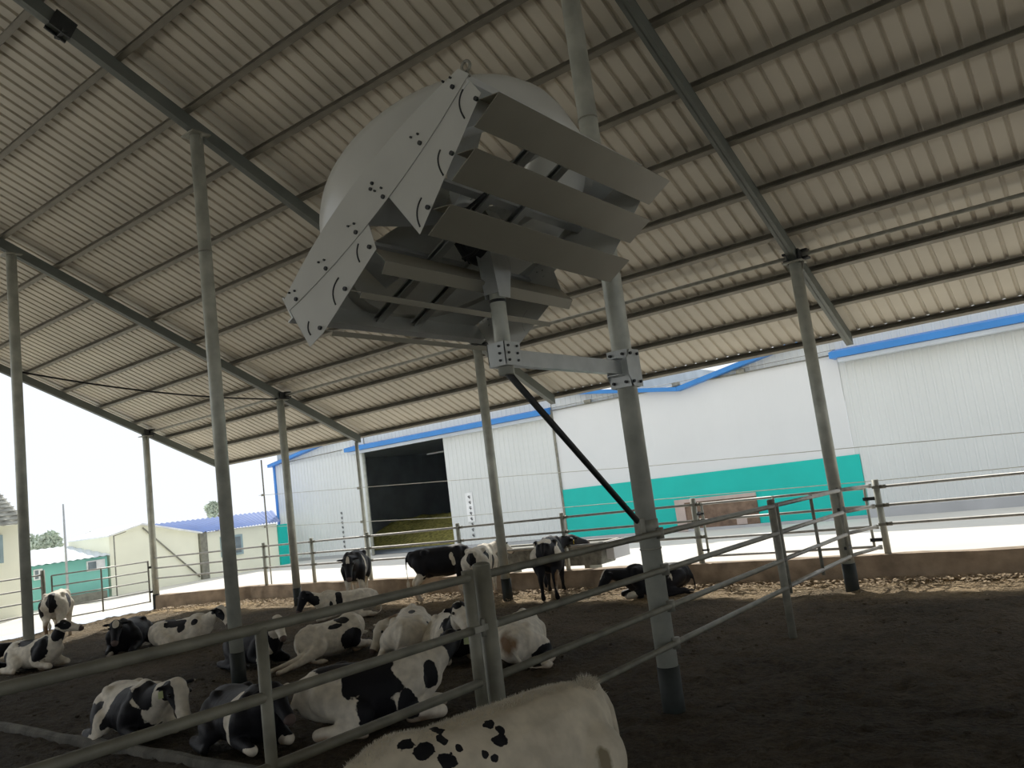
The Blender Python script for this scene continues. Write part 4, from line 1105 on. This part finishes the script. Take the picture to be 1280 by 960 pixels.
cow('large black and white cow lying along the near gate, ear tag showing', -5.82, 5.22, hcam(-5.8, 5.3) + 84, .84, 'lie', (44, 22), (120, -28),
    [('B', -.02, -.2, .40, .30, .5, .42), ('W', -.38, -.4, .2, .26, .28, .26), ('B', -.30, .0, .66, .34, .3, .11), ('B', .62, -.2, .46, .09, .14, .20), ('B', .36, -.33, .2, .12, .14, .16), ('B', .2, -.4, .1, .12, .12, .1), ('B', .85, .25, .65, .15, .2, .2)], 'W', face='B', tagm=('tagG', 'R'), group=G2, side=-1, tail_side=2)
# --- foreground
fx, fy, fh = -2.24, 2.50, -103.2
root, co, me = cow('big cream cow with small black flank spots standing nearest the camera', fx, fy, fh, .90, 'stand', (0, -10), (0, -50),
    [('B', 0.39, 0.07, 1.205, 0.043, 0.0516, 0.0189), ('B', 0.335, 0.12, 1.17, 0.0473, 0.0516, 0.0275), ('B', 0.27, 0.17, 1.12, 0.043, 0.0516, 0.0301), ('B', 0.215, 0.03, 1.2, 0.0241, 0.043, 0.0258), ('B', 0.235, 0.1, 1.18, 0.0215, 0.043, 0.0258), ('B', 0.192, 0.155, 1.144, 0.0172, 0.0344, 0.0155),
     ('B', -0.0, 0.115, 1.18, 0.0301, 0.0344, 0.0155), ('B', -0.03, 0.15, 1.155, 0.0189, 0.0344, 0.0258), ('B', -0.0, 0.185, 1.122, 0.0387, 0.043, 0.0258), ('B', 0.1, 0.204, 1.1, 0.0189, 0.0344, 0.0155), ('B', 0.065, 0.222, 1.077, 0.0215, 0.0344, 0.0155), ('D', -.47, .31, .92, .05, .08, .09)], 'W', big=True)
# short hair along the back line
hb = MB(); rr = random.Random(5)
nor = np.zeros(len(me.vertices) * 3); me.vertices.foreach_get('normal', nor); nor = nor.reshape(-1, 3)
coat_ = np.zeros(len(co) * 4, np.float32); me.attributes['coat'].data.foreach_get('color', coat_); coat_ = coat_.reshape(-1, 4)
cand = np.where((coat_[:, 0] < .18) & (nor[:, 2] > .55) & (np.abs(co[:, 1]) < .07) & (co[:, 0] < .6) & (co[:, 2] > .95))[0]
for _ in range(2600):
    i = int(rr.choice(cand)); p = Vector(co[i]); nn = Vector(nor[i])
    tuft = max(0, 1 - abs(p.x + .70) / .09)
    L = rr.uniform(.008, .018) + tuft * rr.uniform(.0, .045)
    d = (nn + Vector((rr.uniform(-.9, .2), rr.uniform(-.5, .5), rr.uniform(-.1, .5)))).normalized()
    s_ = d.orthogonal().normalized() * .0016; s2 = d.cross(s_).normalized() * .0016
    q = p + Vector((rr.uniform(-.006, .006), rr.uniform(-.006, .006), -.002))
    hb.add([q + s_, q - s_ + s2, q - s_ - s2, q + d * L], [(0, 1, 3), (1, 2, 3), (2, 0, 3)])
h = hb.build('back_hair', M['fur'], root); h['kind'] = 'stuff'

# ------------------------------------------------------------------ light
w = bpy.data.worlds.new('sky'); scene.world = w; w.use_nodes = True
bg = w.node_tree.nodes['Background']
bg.inputs['Color'].default_value = (.90, .95, 1.0, 1); bg.inputs['Strength'].default_value = 1.1
sd = bpy.data.lights.new('sun', 'SUN'); sd.energy = 5.0; sd.angle = math.radians(1.2); sd.color = (1, .95, .86)
so = bpy.data.objects.new('sun', sd); COL.objects.link(so)
so.rotation_euler = Vector((-.72, .73, 1.0)).to_track_quat('Z', 'Y').to_euler(); so.location = (-20, 20, 30)

# ------------------------------------------------------------------ camera
cam = bpy.data.cameras.new('camera'); co_ = bpy.data.objects.new('camera', cam); COL.objects.link(co_)
pi_, ro_, ya_ = .1295, -.1269, -.6335
fw = Vector((math.sin(ya_) * math.cos(pi_), math.cos(ya_) * math.cos(pi_), math.sin(pi_)))
r0 = Vector((math.cos(ya_), -math.sin(ya_), 0)); u0 = r0.cross(fw)
rv = r0 * math.cos(ro_) + u0 * math.sin(ro_); uv = u0 * math.cos(ro_) - r0 * math.sin(ro_)
mw = Matrix((rv, uv, -fw)).transposed().to_4x4(); mw.translation = Vector((0, 0, 1.9527))
co_.matrix_world = mw
cam.sensor_width = 36; cam.lens = 36 * 1000.6 / 1280; cam.clip_start = .05; cam.clip_end = 400
scene.camera = co_
scene.view_settings.view_transform = 'Standard'
scene.view_settings.look = 'None'
scene.view_settings.exposure = 0.0
scene.view_settings.gamma = 1.12
